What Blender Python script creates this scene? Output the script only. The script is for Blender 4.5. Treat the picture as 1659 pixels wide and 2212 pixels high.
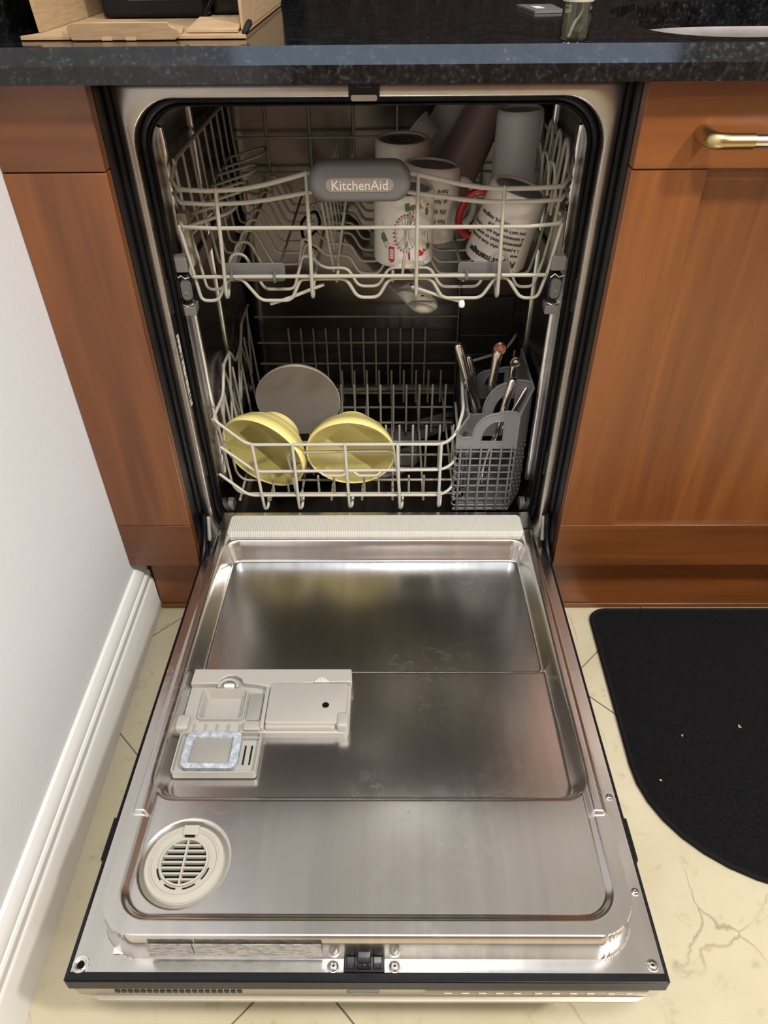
import bpy, bmesh, math, random
from mathutils import Vector, Matrix, Euler
random.seed(7)
PI = math.pi
S = bpy.context.scene
C = S.collection
for o in list(bpy.data.objects):
    bpy.data.objects.remove(o)

# ------------------------------------------------------------------ camera
cam_d = bpy.data.cameras.new('camera')
cam = bpy.data.objects.new('camera', cam_d)
C.objects.link(cam)
cam_d.sensor_fit = 'HORIZONTAL'
cam_d.sensor_width = 36.0
cam_d.lens = 36.0 * 1536.6 / 1659.0
cam_d.clip_start = 0.01
R_ = Vector((0.99996433, 0.00475878, -0.00697828))
U_ = Vector((0.00231236, 0.64037959, 0.7680551))
F_ = Vector((-0.00812376, 0.76804384, -0.64034574))
M = Matrix.Identity(4)
for i in range(3):
    M[i][0] = R_[i]; M[i][1] = U_[i]; M[i][2] = -F_[i]
M[0][3], M[1][3], M[2][3] = 0.02474, -0.88759, 1.00665
cam.matrix_world = M
S.camera = cam

# ------------------------------------------------------------------ world, lights, exposure
w = bpy.data.worlds.new('world'); S.world = w
w.use_nodes = True
w.node_tree.nodes['Background'].inputs[0].default_value = (1.0, 0.95, 0.88, 1)
w.node_tree.nodes['Background'].inputs[1].default_value = 0.1
S.view_settings.view_transform = 'Standard'
S.view_settings.look = 'None'
S.view_settings.exposure = 0.42
S.view_settings.gamma = 1.0
S.view_settings.use_curve_mapping = False

def area(name, loc, size, power, col, target=None, spread=180):
    d = bpy.data.lights.new(name, 'AREA')
    d.shape = 'DISK'; d.size = size; d.energy = power; d.color = col
    d.spread = math.radians(spread)
    o = bpy.data.objects.new(name, d); C.objects.link(o)
    o.location = loc
    if target is not None:
        o.rotation_euler = (Vector(target) - Vector(loc)).to_track_quat('-Z', 'Y').to_euler()
    return o
WARM = (1.0, 0.955, 0.89)
area('ceiling_lamp_right', (1.35, -1.15, 2.42), 0.16, 42, WARM)
area('ceiling_lamp_middle', (0.12, -1.10, 2.42), 0.25, 21, WARM)
area('ceiling_lamp_far', (1.6, -2.3, 2.42), 0.25, 16, WARM)

# ------------------------------------------------------------------ materials
MATS = {}
def nd(nt, t, **kw):
    n = nt.nodes.new(t)
    for k, v in kw.items():
        if k in n.inputs: n.inputs[k].default_value = v
        else: setattr(n, k, v)
    return n
def mat(name, col, rough=0.5, metal=0.0, **kw):
    m = bpy.data.materials.new(name); m.use_nodes = True
    nt = m.node_tree; b = nt.nodes['Principled BSDF']
    b.inputs['Base Color'].default_value = (*col, 1)
    b.inputs['Roughness'].default_value = rough
    b.inputs['Metallic'].default_value = metal
    for k, v in kw.items():
        b.inputs[k.replace('_', ' ')].default_value = v
    MATS[name] = m
    return m, nt, b
def coords(nt, scale=(1, 1, 1), rot=(0, 0, 0)):
    tc = nd(nt, 'ShaderNodeTexCoord'); mp = nd(nt, 'ShaderNodeMapping')
    mp.inputs['Scale'].default_value = scale; mp.inputs['Rotation'].default_value = rot
    nt.links.new(tc.outputs['Object'], mp.inputs[0])
    return mp.outputs[0]
def ramp(nt, src, stops):
    r = nd(nt, 'ShaderNodeValToRGB')
    el = r.color_ramp.elements
    while len(el) < len(stops): el.new(0.5)
    for e, (p, c) in zip(el, stops):
        e.position = p; e.color = (*c, 1) if len(c) == 3 else c
    nt.links.new(src, r.inputs[0])
    return r.outputs[0]
def noise(nt, vec, scale, detail=4, rough=0.5, dist=0.0):
    n = nd(nt, 'ShaderNodeTexNoise', Scale=scale, Detail=detail, Roughness=rough, Distortion=dist)
    nt.links.new(vec, n.inputs['Vector'])
    return n.outputs['Fac']
def mix(nt, fac, a, b, mode='MIX'):
    m = nd(nt, 'ShaderNodeMix', data_type='RGBA', blend_type=mode)
    for k, v in ((0, fac), (6, a), (7, b)):
        if hasattr(v, 'is_linked'): nt.links.new(v, m.inputs[k])
        else: m.inputs[k].default_value = v if k == 0 else (*v, 1)
    return m.outputs[2]
def bump(nt, b, h, strength=0.2, dist=0.001):
    n = nd(nt, 'ShaderNodeBump', Strength=strength, Distance=dist)
    nt.links.new(h, n.inputs['Height']); nt.links.new(n.outputs[0], b.inputs['Normal'])
def maprange(nt, src, a, b, c, d):
    n = nd(nt, 'ShaderNodeMapRange')
    for i, v in zip((1, 2, 3, 4), (a, b, c, d)): n.inputs[i].default_value = v
    nt.links.new(src, n.inputs[0]); return n.outputs[0]

def wood(name, vertical, c0, c1, c2, rough=0.32):
    m, nt, b = mat(name, c1, rough)
    sc = (26, 26, 1.6) if vertical else (1.6, 26, 26)
    v = coords(nt, sc)
    n1 = noise(nt, v, 1.3, 6, 0.6, 0.6)
    v2 = coords(nt, (9, 9, .5) if vertical else (.7, 9, 5))
    n2 = noise(nt, v2, 1.0, 3, 0.5, 1.2)
    col = ramp(nt, n1, [(0.3, c0), (0.52, c1), (0.75, c2)])
    dk = ramp(nt, n2, [(0.35, (0.62, 0.6, 0.6)), (0.65, (1.12, 1.12, 1.12))])
    nt.links.new(mix(nt, 0.85, col, dk, 'MULTIPLY'), b.inputs['Base Color'])
    nt.links.new(maprange(nt, n1, 0, 1, rough - .06, rough + .08), b.inputs['Roughness'])
    b.inputs['Coat Weight'].default_value = 0.25
    b.inputs['Coat Roughness'].default_value = 0.25
    return m
WA, WB, WC = (0.125, 0.039, 0.0095), (0.172, 0.055, 0.0125), (0.215, 0.073, 0.0165)
wood('cherry_vertical', True, WA, WB, WC)
wood('cherry_horizontal', False, WA, WB, WC)

def granite():
    m, nt, b = mat('granite', (0.012, 0.012, 0.013), 0.1)
    v = coords(nt)
    n1 = noise(nt, v, 170, 5, 0.65)
    n2 = noise(nt, v, 45, 4, 0.6)
    c1 = ramp(nt, n1, [(0.46, (0.005, 0.005, 0.006)), (0.58, (0.013, 0.0135, 0.0145)), (0.75, (0.055, 0.058, 0.06))])
    c2 = ramp(nt, n2, [(0.4, (0.5, 0.5, 0.5)), (0.65, (1.5, 1.5, 1.55))])
    nt.links.new(mix(nt, 1.0, c1, c2, 'MULTIPLY'), b.inputs['Base Color'])
    nt.links.new(maprange(nt, n1, .4, .7, .07, .2), b.inputs['Roughness'])
    return m
granite()

def steel(name, col, r0, r1, scale=(1, 1, 1), bstr=0.0, stain=0.25):
    m, nt, b = mat(name, col, r0, 1.0)
    v = coords(nt, scale)
    n1 = noise(nt, v, 14, 6, 0.65, 0.4)
    n2 = noise(nt, v, 60, 3, 0.6)
    f = maprange(nt, n1, 0.35, 0.7, r0, r1)
    nt.links.new(f, b.inputs['Roughness'])
    cc = ramp(nt, n1, [(0.38, col), (0.62, tuple(min(1, c * (1 + stain)) for c in col))])
    nt.links.new(cc, b.inputs['Base Color'])
    if bstr: bump(nt, b, n2, bstr, 0.0006)
    return m
def door_steel():
    m, nt, b = mat('door_steel', (0.66, 0.645, 0.625), 0.23, 1.0)
    v = coords(nt)
    big = noise(nt, v, 5.0, 3, 0.5, 0.3)
    fine = noise(nt, v, 70, 6, 0.7, 0.8)
    streak = noise(nt, coords(nt, (60, 2.2, 2.2)), 1.0, 4, 0.6)
    msk = ramp(nt, big, [(0.48, (0, 0, 0)), (0.66, (1, 1, 1))])
    sp = ramp(nt, fine, [(0.50, (0, 0, 0)), (0.62, (1, 1, 1))])
    f = mix(nt, 1.0, msk, sp, 'MULTIPLY')
    c1 = mix(nt, 0.0, (0.66, 0.645, 0.625), (0.78, 0.77, 0.76))
    mx = nd(nt, 'ShaderNodeMix', data_type='RGBA'); mx.inputs[6].default_value = (0.655, 0.64, 0.62, 1); mx.inputs[7].default_value = (0.80, 0.80, 0.79, 1)
    ms = nd(nt, 'ShaderNodeMath', operation='MULTIPLY'); ms.inputs[1].default_value = 0.38
    nt.links.new(f, ms.inputs[0]); nt.links.new(ms.outputs[0], mx.inputs[0])
    st = ramp(nt, streak, [(0.35, (0.93, 0.93, 0.93)), (0.65, (1.04, 1.04, 1.04))])
    nt.links.new(mix(nt, 1.0, mx.outputs[2], st, 'MULTIPLY'), b.inputs['Base Color'])
    nt.links.new(maprange(nt, ms.outputs[0], 0, 0.4, 0.22, 0.30), b.inputs['Roughness'])
door_steel()
steel('frame_steel', (0.37, 0.34, 0.32), 0.26, 0.32, stain=.15)
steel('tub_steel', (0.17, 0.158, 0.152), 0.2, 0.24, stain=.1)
steel('bright_steel', (0.72, 0.71, 0.69), 0.15, 0.25)
steel('cutlery_silver', (0.72, 0.68, 0.62), 0.12, 0.28, bstr=0.3)
steel('sink_steel', (0.40, 0.40, 0.41), 0.32, 0.4, stain=.08)
mat('brass', (0.52, 0.40, 0.19), 0.28, 1.0)
mat('black_rubber', (0.004, 0.004, 0.005), 0.4, Specular_IOR_Level=0.25)
mat('black_plastic', (0.004, 0.004, 0.006), 0.35, Specular_IOR_Level=0.3)
mat('black_gloss', (0.006, 0.006, 0.007), 0.12)
mat('grey_plastic', (0.115, 0.112, 0.108), 0.45)
mat('grey_basket', (0.18, 0.18, 0.183), 0.42)
mat('badge_plate', (0.22, 0.185, 0.165), 0.4)
mat('letter_chrome', (0.75, 0.72, 0.68), 0.25, 0.6)
mat('roller_grey', (0.16, 0.15, 0.135), 0.5)
mat('dispenser_plastic', (0.37, 0.355, 0.325), 0.42)
mat('dispenser_dark', (0.28, 0.27, 0.25), 0.45)
mat('vent_plastic', (0.41, 0.39, 0.34), 0.48)
mat('wire_nylon', (0.38, 0.355, 0.285), 0.38)
mat('wire_white', (0.52, 0.50, 0.445), 0.36)
mat('spray_beige', (0.27, 0.24, 0.19), 0.6)
mat('yellow_melamine', (0.90, 0.79, 0.30), 0.28)
mat('white_ceramic', (0.74, 0.69, 0.62), 0.16)
mat('mug_base', (0.42, 0.41, 0.40), 0.5)
mat('red_ceramic', (0.30, 0.008, 0.014), 0.2)
mat('taupe_ceramic', (0.50, 0.44, 0.385), 0.5)
mat('ink_black', (0.012, 0.012, 0.014), 0.5)
mat('ink_red', (0.45, 0.02, 0.02), 0.4)
mat('ink_green', (0.09, 0.17, 0.08), 0.4)
mat('ink_blue', (0.30, 0.36, 0.42), 0.4)
mat('ink_grey', (0.16, 0.15, 0.15), 0.4)
mat('copper_tint', (0.50, 0.27, 0.18), 0.3, 1.0)
mat('fascia_metal', (0.42, 0.39, 0.33), 0.34, 0.7)
mat('button_metal', (0.30, 0.28, 0.24), 0.45, 0.5)
mat('paper_white', (0.72, 0.70, 0.64), 0.6)
mat('tray_black', (0.012, 0.012, 0.012), 0.28)
mat('screw_steel', (0.5, 0.48, 0.46), 0.3, 1.0)
mat('pink_plastic', (0.36, 0.265, 0.235), 0.35, Transmission_Weight=0.1)
mat('frosted_plastic', (0.82, 0.80, 0.77), 0.45, Transmission_Weight=0.06)
mat('clear_plastic', (0.60, 0.59, 0.56), 0.2, Transmission_Weight=0.7)
mat('glass', (0.80, 0.84, 0.72), 0.03, Transmission_Weight=1.0, IOR=1.45)
mat('soap_liquid', (0.82, 0.86, 0.66), 0.03, Transmission_Weight=1.0, IOR=1.34)
mat('pump_plastic', (0.45, 0.43, 0.34), 0.4)
mat('crumb', (0.36, 0.28, 0.22), 0.8)
mat('ceiling_white', (0.86, 0.855, 0.84), 0.9)
mat('room_wall', (0.62, 0.60, 0.57), 0.9)
mat('panel_white', (0.8, 0.8, 0.8), 0.5)

def ribbed():
    m, nt, b = mat('ribbed_white', (0.56, 0.545, 0.49), 0.45)
    v = coords(nt)
    wv = nd(nt, 'ShaderNodeTexWave', Scale=80.0); wv.bands_direction = 'X'
    nt.links.new(v, wv.inputs['Vector'])
    bump(nt, b, wv.outputs['Fac'], 0.5, 0.001)
ribbed()
def gasket_blue():
    m, nt, b = mat('limescale_gasket', (0.42, 0.48, 0.54), 0.6)
    n = noise(nt, coords(nt), 160, 4, .6)
    nt.links.new(ramp(nt, n, [(0.42, (0.27, 0.31, 0.36)), (0.66, (0.50, 0.53, 0.56))]), b.inputs['Base Color'])
gasket_blue()
def wall_paint():
    m, nt, b = mat('wall_paint', (0.73, 0.75, 0.79), 0.55)
    n = noise(nt, coords(nt), 130, 5, .6)
    bump(nt, b, n, 0.18, 0.002)
wall_paint()
def trim_paint():
    m, nt, b = mat('trim_paint', (0.76, 0.755, 0.74), 0.35)
    n = noise(nt, coords(nt, (1, .12, 1)), 60, 4, .6)
    bump(nt, b, n, 0.12, 0.001)
trim_paint()
def marble():
    m, nt, b = mat('marble', (0.7, 0.6, 0.42), 0.22)
    v = coords(nt)
    n0 = noise(nt, v, 5, 5, .6)
    n1 = noise(nt, v, 40, 5, .65)
    ad = nd(nt, 'ShaderNodeTexNoise', Scale=7.0, Detail=5.0)
    nt.links.new(v, ad.inputs['Vector'])
    vm = nd(nt, 'ShaderNodeVectorMath', operation='SCALE'); vm.inputs['Scale'].default_value = 0.13
    nt.links.new(ad.outputs['Color'], vm.inputs[0])
    va = nd(nt, 'ShaderNodeVectorMath', operation='ADD')
    nt.links.new(v, va.inputs[0]); nt.links.new(vm.outputs[0], va.inputs[1])
    vo = nd(nt, 'ShaderNodeTexVoronoi', Scale=6.5, feature='DISTANCE_TO_EDGE')
    nt.links.new(va.outputs[0], vo.inputs['Vector'])
    vein = ramp(nt, vo.outputs['Distance'], [(0.0, (1, 1, 1)), (0.007, (0.5, .5, .5)), (0.018, (0, 0, 0))])
    msk = ramp(nt, n0, [(0.5, (0, 0, 0)), (0.62, (1, 1, 1))])
    col = ramp(nt, n0, [(0.3, (0.46, 0.405, 0.275)), (0.6, (0.515, 0.468, 0.335)), (0.8, (0.47, 0.425, 0.30))])
    sp = ramp(nt, n1, [(0.3, (0.80, 0.78, 0.74)), (0.42, (1, 1, 1))])
    c2 = mix(nt, 0.8, col, sp, 'MULTIPLY')
    f = mix(nt, 1.0, vein, msk, 'MULTIPLY')
    c3 = nd(nt, 'ShaderNodeMix', data_type='RGBA')
    fm = nd(nt, 'ShaderNodeMath', operation='MULTIPLY'); fm.inputs[1].default_value = 0.62
    nt.links.new(f, fm.inputs[0])
    nt.links.new(fm.outputs[0], c3.inputs[0]); nt.links.new(c2, c3.inputs[6])
    c3.inputs[7].default_value = (0.20, 0.13, 0.07, 1)
    nt.links.new(c3.outputs[2], b.inputs['Base Color'])
marble()
mat('grout', (0.20, 0.17, 0.13), 0.9)
def carpet():
    m, nt, b = mat('mat_pile', (0.010, 0.010, 0.011), 0.95)
    n = noise(nt, coords(nt), 420, 4, .7)
    n2 = noise(nt, coords(nt, (1, 2.2, 1)), 60, 4, .6)
    nt.links.new(ramp(nt, n, [(0.35, (0.0025, 0.0025, 0.003)), (0.7, (0.015, 0.015, 0.0165))]), b.inputs['Base Color'])
    bump(nt, b, n, 1.0, 0.004)
    b.inputs['Specular IOR Level'].default_value = 0.12
carpet()
mat('mat_binding', (0.005, 0.005, 0.006), 0.85, Specular_IOR_Level=0.2)
def cardboard():
    m, nt, b = mat('cardboard', (0.44, 0.30, 0.17), 0.8)
    n = noise(nt, coords(nt, (1, 1, 12)), 30, 4, .6)
    nt.links.new(ramp(nt, n, [(0.3, (0.38, 0.25, 0.14)), (0.7, (0.50, 0.35, 0.20))]), b.inputs['Base Color'])
cardboard()
def printed(name, base, ink, sx, sz):
    m, nt, b = mat(name, base, 0.45)
    br = nd(nt, 'ShaderNodeTexNoise', Scale=1.0, Detail=1.0)
    nt.links.new(coords(nt, (sx, 1, sz)), br.inputs['Vector'])
    nt.links.new(ramp(nt, br.outputs['Fac'], [(0.52, base), (0.56, ink)]), b.inputs['Base Color'])
printed('spec_label', (0.40, 0.385, 0.36), (0.22, 0.21, 0.20), 120, 500)
def barcode():
    m, nt, b = mat('barcode_label', (0.72, 0.70, 0.64), 0.5)
    br = nd(nt, 'ShaderNodeTexNoise', Scale=1.0, Detail=2.0)
    nt.links.new(coords(nt, (1, 60, 420)), br.inputs['Vector'])
    nt.links.new(ramp(nt, br.outputs['Fac'], [(0.54, (0.72, 0.70, 0.64)), (0.58, (0.05, 0.05, 0.05))]), b.inputs['Base Color'])
barcode()
m, nt, b = mat('panel_glow', (0.8, 0.8, 0.8), 0.5)
b.inputs['Emission Color'].default_value = (0.52, 0.71, 0.95, 1)
b.inputs['Emission Strength'].default_value = 2.2

# ------------------------------------------------------------------ mesh helpers
class MB:
    def __init__(s): s.v = []; s.f = []
    def add(s, vs, fs):
        k = len(s.v); s.v += [tuple(p) for p in vs]
        s.f += [tuple(i + k for i in f) for f in fs]; return s
    def box(s, x0, x1, y0, y1, z0, z1):
        return s.add([(x0, y0, z0), (x1, y0, z0), (x1, y1, z0), (x0, y1, z0), (x0, y0, z1), (x1, y0, z1), (x1, y1, z1), (x0, y1, z1)],
                     [(0, 3, 2, 1), (4, 5, 6, 7), (0, 1, 5, 4), (1, 2, 6, 5), (2, 3, 7, 6), (3, 0, 4, 7)])
    def tube(s, pts, r, seg=8, closed=False, ball=False):
        pts = [Vector(p) for p in pts]; n = len(pts)
        rr_ = r if isinstance(r, (list, tuple)) else [r] * n
        T = []
        for i in range(n):
            a = pts[(i - 1) % n] if (closed or i > 0) else pts[i]
            c = pts[(i + 1) % n] if (closed or i < n - 1) else pts[i]
            t = (c - a); T.append(t.normalized() if t.length > 1e-9 else Vector((0, 0, 1)))
        up = Vector((0, 0, 1)) if abs(T[0].z) < .9 else Vector((1, 0, 0))
        N = T[0].cross(up).normalized(); vs = []; rings = []
        for i in range(n):
            if i > 0:
                ax = T[i - 1].cross(T[i])
                if ax.length > 1e-8:
                    N = Matrix.Rotation(T[i - 1].angle(T[i]), 3, ax.normalized()) @ N
            N = (N - T[i] * N.dot(T[i])).normalized(); Bn = T[i].cross(N)
            rings.append([pts[i] + (N * math.cos(2 * PI * k / seg) + Bn * math.sin(2 * PI * k / seg)) * rr_[i] for k in range(seg)])
        if ball and not closed:
            def cap(ring, c, t, rad, rev):
                out = []
                for q in (0.5, 0.87):
                    out.append([c + (p - c) * math.sqrt(1 - q * q) + t * rad * q for p in ring])
                return out[::-1] if rev else out
            rings = cap(rings[0], pts[0], -T[0], rr_[0], True) + rings + cap(rings[-1], pts[-1], T[-1], rr_[-1], False)
        vs = [p for g in rings for p in g]; m_ = len(rings); fs = []
        for i in range(m_ if closed else m_ - 1):
            a = i * seg; c = ((i + 1) % m_) * seg
            for k in range(seg):
                k2 = (k + 1) % seg; fs.append((a + k, a + k2, c + k2, c + k))
        if not closed:
            fs.append(tuple(range(seg))[::-1]); fs.append(tuple((m_ - 1) * seg + k for k in range(seg)))
        return s.add(vs, fs)
    def lathe(s, prof, seg=32, cx=0, cy=0, closed=False):
        vs = []; fs = []
        for r, z in prof:
            for k in range(seg):
                a = 2 * PI * k / seg; vs.append((cx + r * math.cos(a), cy + r * math.sin(a), z))
        n = len(prof)
        for i in range(n if closed else n - 1):
            j = (i + 1) % n
            for k in range(seg):
                k2 = (k + 1) % seg; fs.append((i * seg + k, i * seg + k2, j * seg + k2, j * seg + k))
        if not closed:
            if prof[0][0] > 1e-5: fs.append(tuple(range(seg))[::-1])
            if prof[-1][0] > 1e-5: fs.append(tuple((n - 1) * seg + k for k in range(seg)))
        return s.add(vs, fs)
    def loft(s, loops, cap0=False, cap1=False, closed=False):
        m_ = len(loops[0]); vs = [p for l in loops for p in l]; fs = []; n = len(loops)
        for i in range(n if closed else n - 1):
            j = (i + 1) % n
            for k in range(m_):
                k2 = (k + 1) % m_; fs.append((i * m_ + k, i * m_ + k2, j * m_ + k2, j * m_ + k))
        if cap0: fs.append(tuple(range(m_))[::-1])
        if cap1: fs.append(tuple((n - 1) * m_ + k for k in range(m_)))
        return s.add(vs, fs)
    def prism(s, poly, fn, t0, t1):
        n = len(poly)
        return s.loft([[fn(a, c, t0) for a, c in poly], [fn(a, c, t1) for a, c in poly]], True, True)
    def map(s, fn):
        s.v = [tuple(fn(*p)) for p in s.v]; return s
    def build(s, name, m, parent=None, smooth=40, bevel=0, seg=2, subsurf=0, local=False, fix=True):
        me = bpy.data.meshes.new(name); me.from_pydata(s.v, [], s.f); me.update()
        bm = bmesh.new(); bm.from_mesh(me)
        bmesh.ops.remove_doubles(bm, verts=bm.verts, dist=1e-6)
        if fix: bmesh.ops.recalc_face_normals(bm, faces=bm.faces)
        bm.to_mesh(me); bm.free()
        me.materials.append(MATS[m] if isinstance(m, str) else m)
        if smooth:
            for p in me.polygons: p.use_smooth = True
            me.set_sharp_from_angle(angle=math.radians(smooth))
        o = bpy.data.objects.new(name, me); C.objects.link(o)
        if bevel:
            md = o.modifiers.new('bevel', 'BEVEL'); md.width = bevel; md.segments = seg
            md.limit_method = 'ANGLE'; md.angle_limit = math.radians(40)
        if subsurf:
            md = o.modifiers.new('sub', 'SUBSURF'); md.levels = subsurf; md.render_levels = subsurf
        if parent is not None: attach(o, parent, local)
        return o
def attach(o, parent, local=False):
    o.parent = parent
    if not local and parent.type == 'EMPTY':
        o.matrix_parent_inverse = Matrix.Translation(-Vector(parent.location))
def tag(o, label=None, cat=None, group=None, kind=None):
    if label: o['label'] = label
    if cat: o['category'] = cat
    if group: o['group'] = group
    if kind: o['kind'] = kind
    return o
def thing(name, label, cat, loc, group=None):
    o = bpy.data.objects.new(name, None); C.objects.link(o); o.location = loc
    o.empty_display_size = 0.02
    return tag(o, label, cat, group)
def copy_part(src, parent, offset=(0, 0, 0)):
    c = src.copy(); C.objects.link(c); attach(c, parent)
    c.location = Vector(src.location) + Vector(offset); return c
def struct(o): o['kind'] = 'structure'; return o
def rrect(x0, x1, z0, z1, r, n=6):
    out = []
    for cx, cz, a0 in ((x1 - r, z1 - r, 0), (x0 + r, z1 - r, 90), (x0 + r, z0 + r, 180), (x1 - r, z0 + r, 270)):
        for k in range(n + 1):
            a = math.radians(a0 + 90 * k / n); out.append((cx + r * math.cos(a), cz + r * math.sin(a)))
    return out
def fillet(pts, r, n=4, closed=False):
    pts = [Vector(p) for p in pts]; out = []; N = len(pts)
    for i, p in enumerate(pts):
        if not closed and i in (0, N - 1): out.append(p); continue
        a = pts[(i - 1) % N] - p; c = pts[(i + 1) % N] - p
        rad = min(r, a.length * .48, c.length * .48)
        A = p + a.normalized() * rad; B = p + c.normalized() * rad
        for k in range(n + 1):
            t = k / n; out.append(A * (1 - t) ** 2 + p * 2 * t * (1 - t) + B * t * t)
    return out
def text_mesh(body, size, depth=0.0, align='LEFT', shear=0.0, bold=0.0):
    cu = bpy.data.curves.new('t', 'FONT'); cu.body = body; cu.size = size; cu.extrude = depth
    cu.align_x = align; cu.shear = shear; cu.resolution_u = 2; cu.offset = bold
    o = bpy.data.objects.new('t', cu); C.objects.link(o)
    bpy.context.view_layer.update()
    me = bpy.data.meshes.new_from_object(o.evaluated_get(bpy.context.evaluated_depsgraph_get()))
    v = [tuple(p.co) for p in me.vertices]; f = [tuple(p.vertices) for p in me.polygons]
    bpy.data.objects.remove(o); bpy.data.curves.remove(cu); bpy.data.meshes.remove(me)
    return v, f

# ------------------------------------------------------------------ the room
XL, XR, YF, YB, ZC = -0.427, 2.6, -2.7, 0.62, 2.5
mat('rear_wood', (0.20, 0.105, 0.07), 0.5)
floor = struct(MB().box(XL - .1, XR + .1, YF - .1, YB + .1, -0.05, -0.003).build('floor', 'grout'))
def clip(poly, x0, x1, y0, y1):
    for ax, lim, sg in ((0, x0, 1), (0, x1, -1), (1, y0, 1), (1, y1, -1)):
        out = []
        for i in range(len(poly)):
            a, c = poly[i - 1], poly[i]; da, dc = (a[ax] - lim) * sg, (c[ax] - lim) * sg
            if (da >= 0) != (dc >= 0):
                t = da / (da - dc); out.append((a[0] + (c[0] - a[0]) * t, a[1] + (c[1] - a[1]) * t))
            if dc >= 0: out.append(c)
        poly = out
        if not poly: return []
    return poly
STEP = 0.842; g = 0.0016
for i in range(-6, 6):
    for j in range(-6, 6):
        ca, cb = -0.465 + i * STEP, -0.465 + (i + 1) * STEP      # y - x
        sa, sb = -0.648 + j * STEP, -0.648 + (j + 1) * STEP      # y + x
        q = [((s_ - c_) / 2, (s_ + c_) / 2) for c_, s_ in ((ca + g, sa + g), (ca + g, sb - g), (cb - g, sb - g), (cb - g, sa + g))]
        q = clip(q, XL, XR, YF, 0.06)
        if len(q) < 3: continue
        MB().prism(q, lambda a, c, t: (a, c, t), -0.003, 0.0).build('tile', 'marble', floor, smooth=0)
struct(MB().box(XL - .1, XL, YF, YB, -0.05, ZC).build('wall_left', 'wall_paint'))
struct(MB().box(XL, XR, YB + .002, YB + .1, -0.05, ZC).build('wall_back', 'room_wall'))
struct(MB().box(XR, XR + .1, YF, YB, -0.05, ZC).build('wall_right', 'room_wall'))
struct(MB().box(XL, XR, YF - .1, YF, -0.05, ZC).build('wall_rear', 'rear_wood'))
struct(MB().box(XL - .1, XR + .1, YF - .1, YB + .1, ZC, ZC + .1).build('ceiling', 'ceiling_white'))
prof = [(0, 0), (.0165, 0), (.0165, .078), (.0150, .0815), (.0135, .083), (.0135, .0875), (.0145, .090), (.0145, .097), (.0125, .1005),
        (.0105, .1015), (.0105, .105), (.0115, .108), (.0105, .116), (.0065, .1225), (.0045, .126), (0, .128)]
struct(MB().prism(prof, lambda a, c, t: (XL + a, t, c), YF, 0.037).build('baseboard_left', 'trim_paint', smooth=25))
# backsplash slab behind the counter
tag(MB().box(XL, 1.9, YB - .02, YB, .9072, 1.42).build('backsplash', 'granite'), 'black granite backsplash slab on the wall behind the counter', 'backsplash')
tag(MB().box(XL, XL + .018, -.012, YB - .0205, .9072, 1.42).build('side_splash', 'granite'), 'black granite splash slab standing on the worktop against the left wall', 'backsplash')
# ceiling light panel (cool diffuser) above the counter edge
lp = thing('ceiling_light', 'long cool white ceiling light panel above the dishwasher', 'ceiling light', (0.18, -0.3, ZC))
MB().box(-.54, .90, -.52, -.08, ZC - .03, ZC - .0005).build('housing', 'panel_white', lp)
MB().box(-.50, .86, -.49, -.11, ZC - .036, ZC - .03).build('diffuser', 'panel_glow', lp)

# ------------------------------------------------------------------ worktop, sink
ZT, ZB_, YFR = 0.907, 0.8747, -0.03
def d_hole(n=96):
    out = []
    cx, x0, y0, y1 = 0.66, 0.322, 0.022, 0.457
    for cxx, cyy, r, a0 in ((1.0 - .15, y1 - .15, .15, 0), (x0 + .22, y1 - .2, .2, 90), (x0 + .09, y0 + .09, .09, 180), (1.0 - .09, y0 + .09, .09, 270)):
        for k in range(n // 4):
            a = math.radians(a0 + 90 * k / (n // 4 - 1))
            rx = .22 if a0 == 90 else r
            out.append((cxx + rx * math.cos(a), cyy + r * math.sin(a)))
    return out
hole = d_hole()
mb = MB()
ch = 0.0155
def edge(x0, x1):
    mb.loft([[(x, YB - .02, ZB_), (x, YFR, ZB_), (x, YFR, ZT - ch), (x, YFR + ch, ZT)] for x in (x0, x1)][0:0] or
            [[(x0, YB - .02, ZB_), (x0, YFR, ZB_), (x0, YFR, ZT - ch), (x0, YFR + ch, ZT), (x0, YB - .02, ZT)],
             [(x1, YB - .02, ZB_), (x1, YFR, ZB_), (x1, YFR, ZT - ch), (x1, YFR + ch, ZT), (x1, YB - .02, ZT)]], True, True)
edge(XL, 0.25); edge(1.1, 1.9)
# middle with the hole
X0, X1, Y0, Y1 = 0.25, 1.1, YFR + ch, YB - .02
cx, cy = 0.66, 0.24
def onrect(p):
    dx, dy = p[0] - cx, p[1] - cy
    t = min(((X1 - cx) / dx if dx > 0 else (X0 - cx) / dx) if abs(dx) > 1e-9 else 1e9,
            ((Y1 - cy) / dy if dy > 0 else (Y0 - cy) / dy) if abs(dy) > 1e-9 else 1e9)
    return (cx + dx * t, cy + dy * t)
outer = [onrect(p) for p in hole]
for c in ((X0, Y0), (X1, Y0), (X0, Y1), (X1, Y1)):      # exact corners
    k = min(range(len(outer)), key=lambda i: (outer[i][0] - c[0]) ** 2 + (outer[i][1] - c[1]) ** 2); outer[k] = c
mb.loft([[(x, y, ZT) for x, y in outer], [(x, y, ZT) for x, y in hole], [(x, y, ZB_) for x, y in hole], [(x, y, ZB_) for x, y in outer]])
mb.loft([[(x, Y0, ZB_), (x, YFR, ZB_), (x, YFR, ZT - ch), (x, YFR + ch, ZT)] for x in (X0, X1)])
tag(mb.build('countertop', 'granite', smooth=30), 'polished black granite worktop with a sloping front edge', 'countertop')
sk = thing('sink', 'stainless steel undermount sink set into the black worktop', 'sink', (0.66, 0.24, 0.70))
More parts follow.
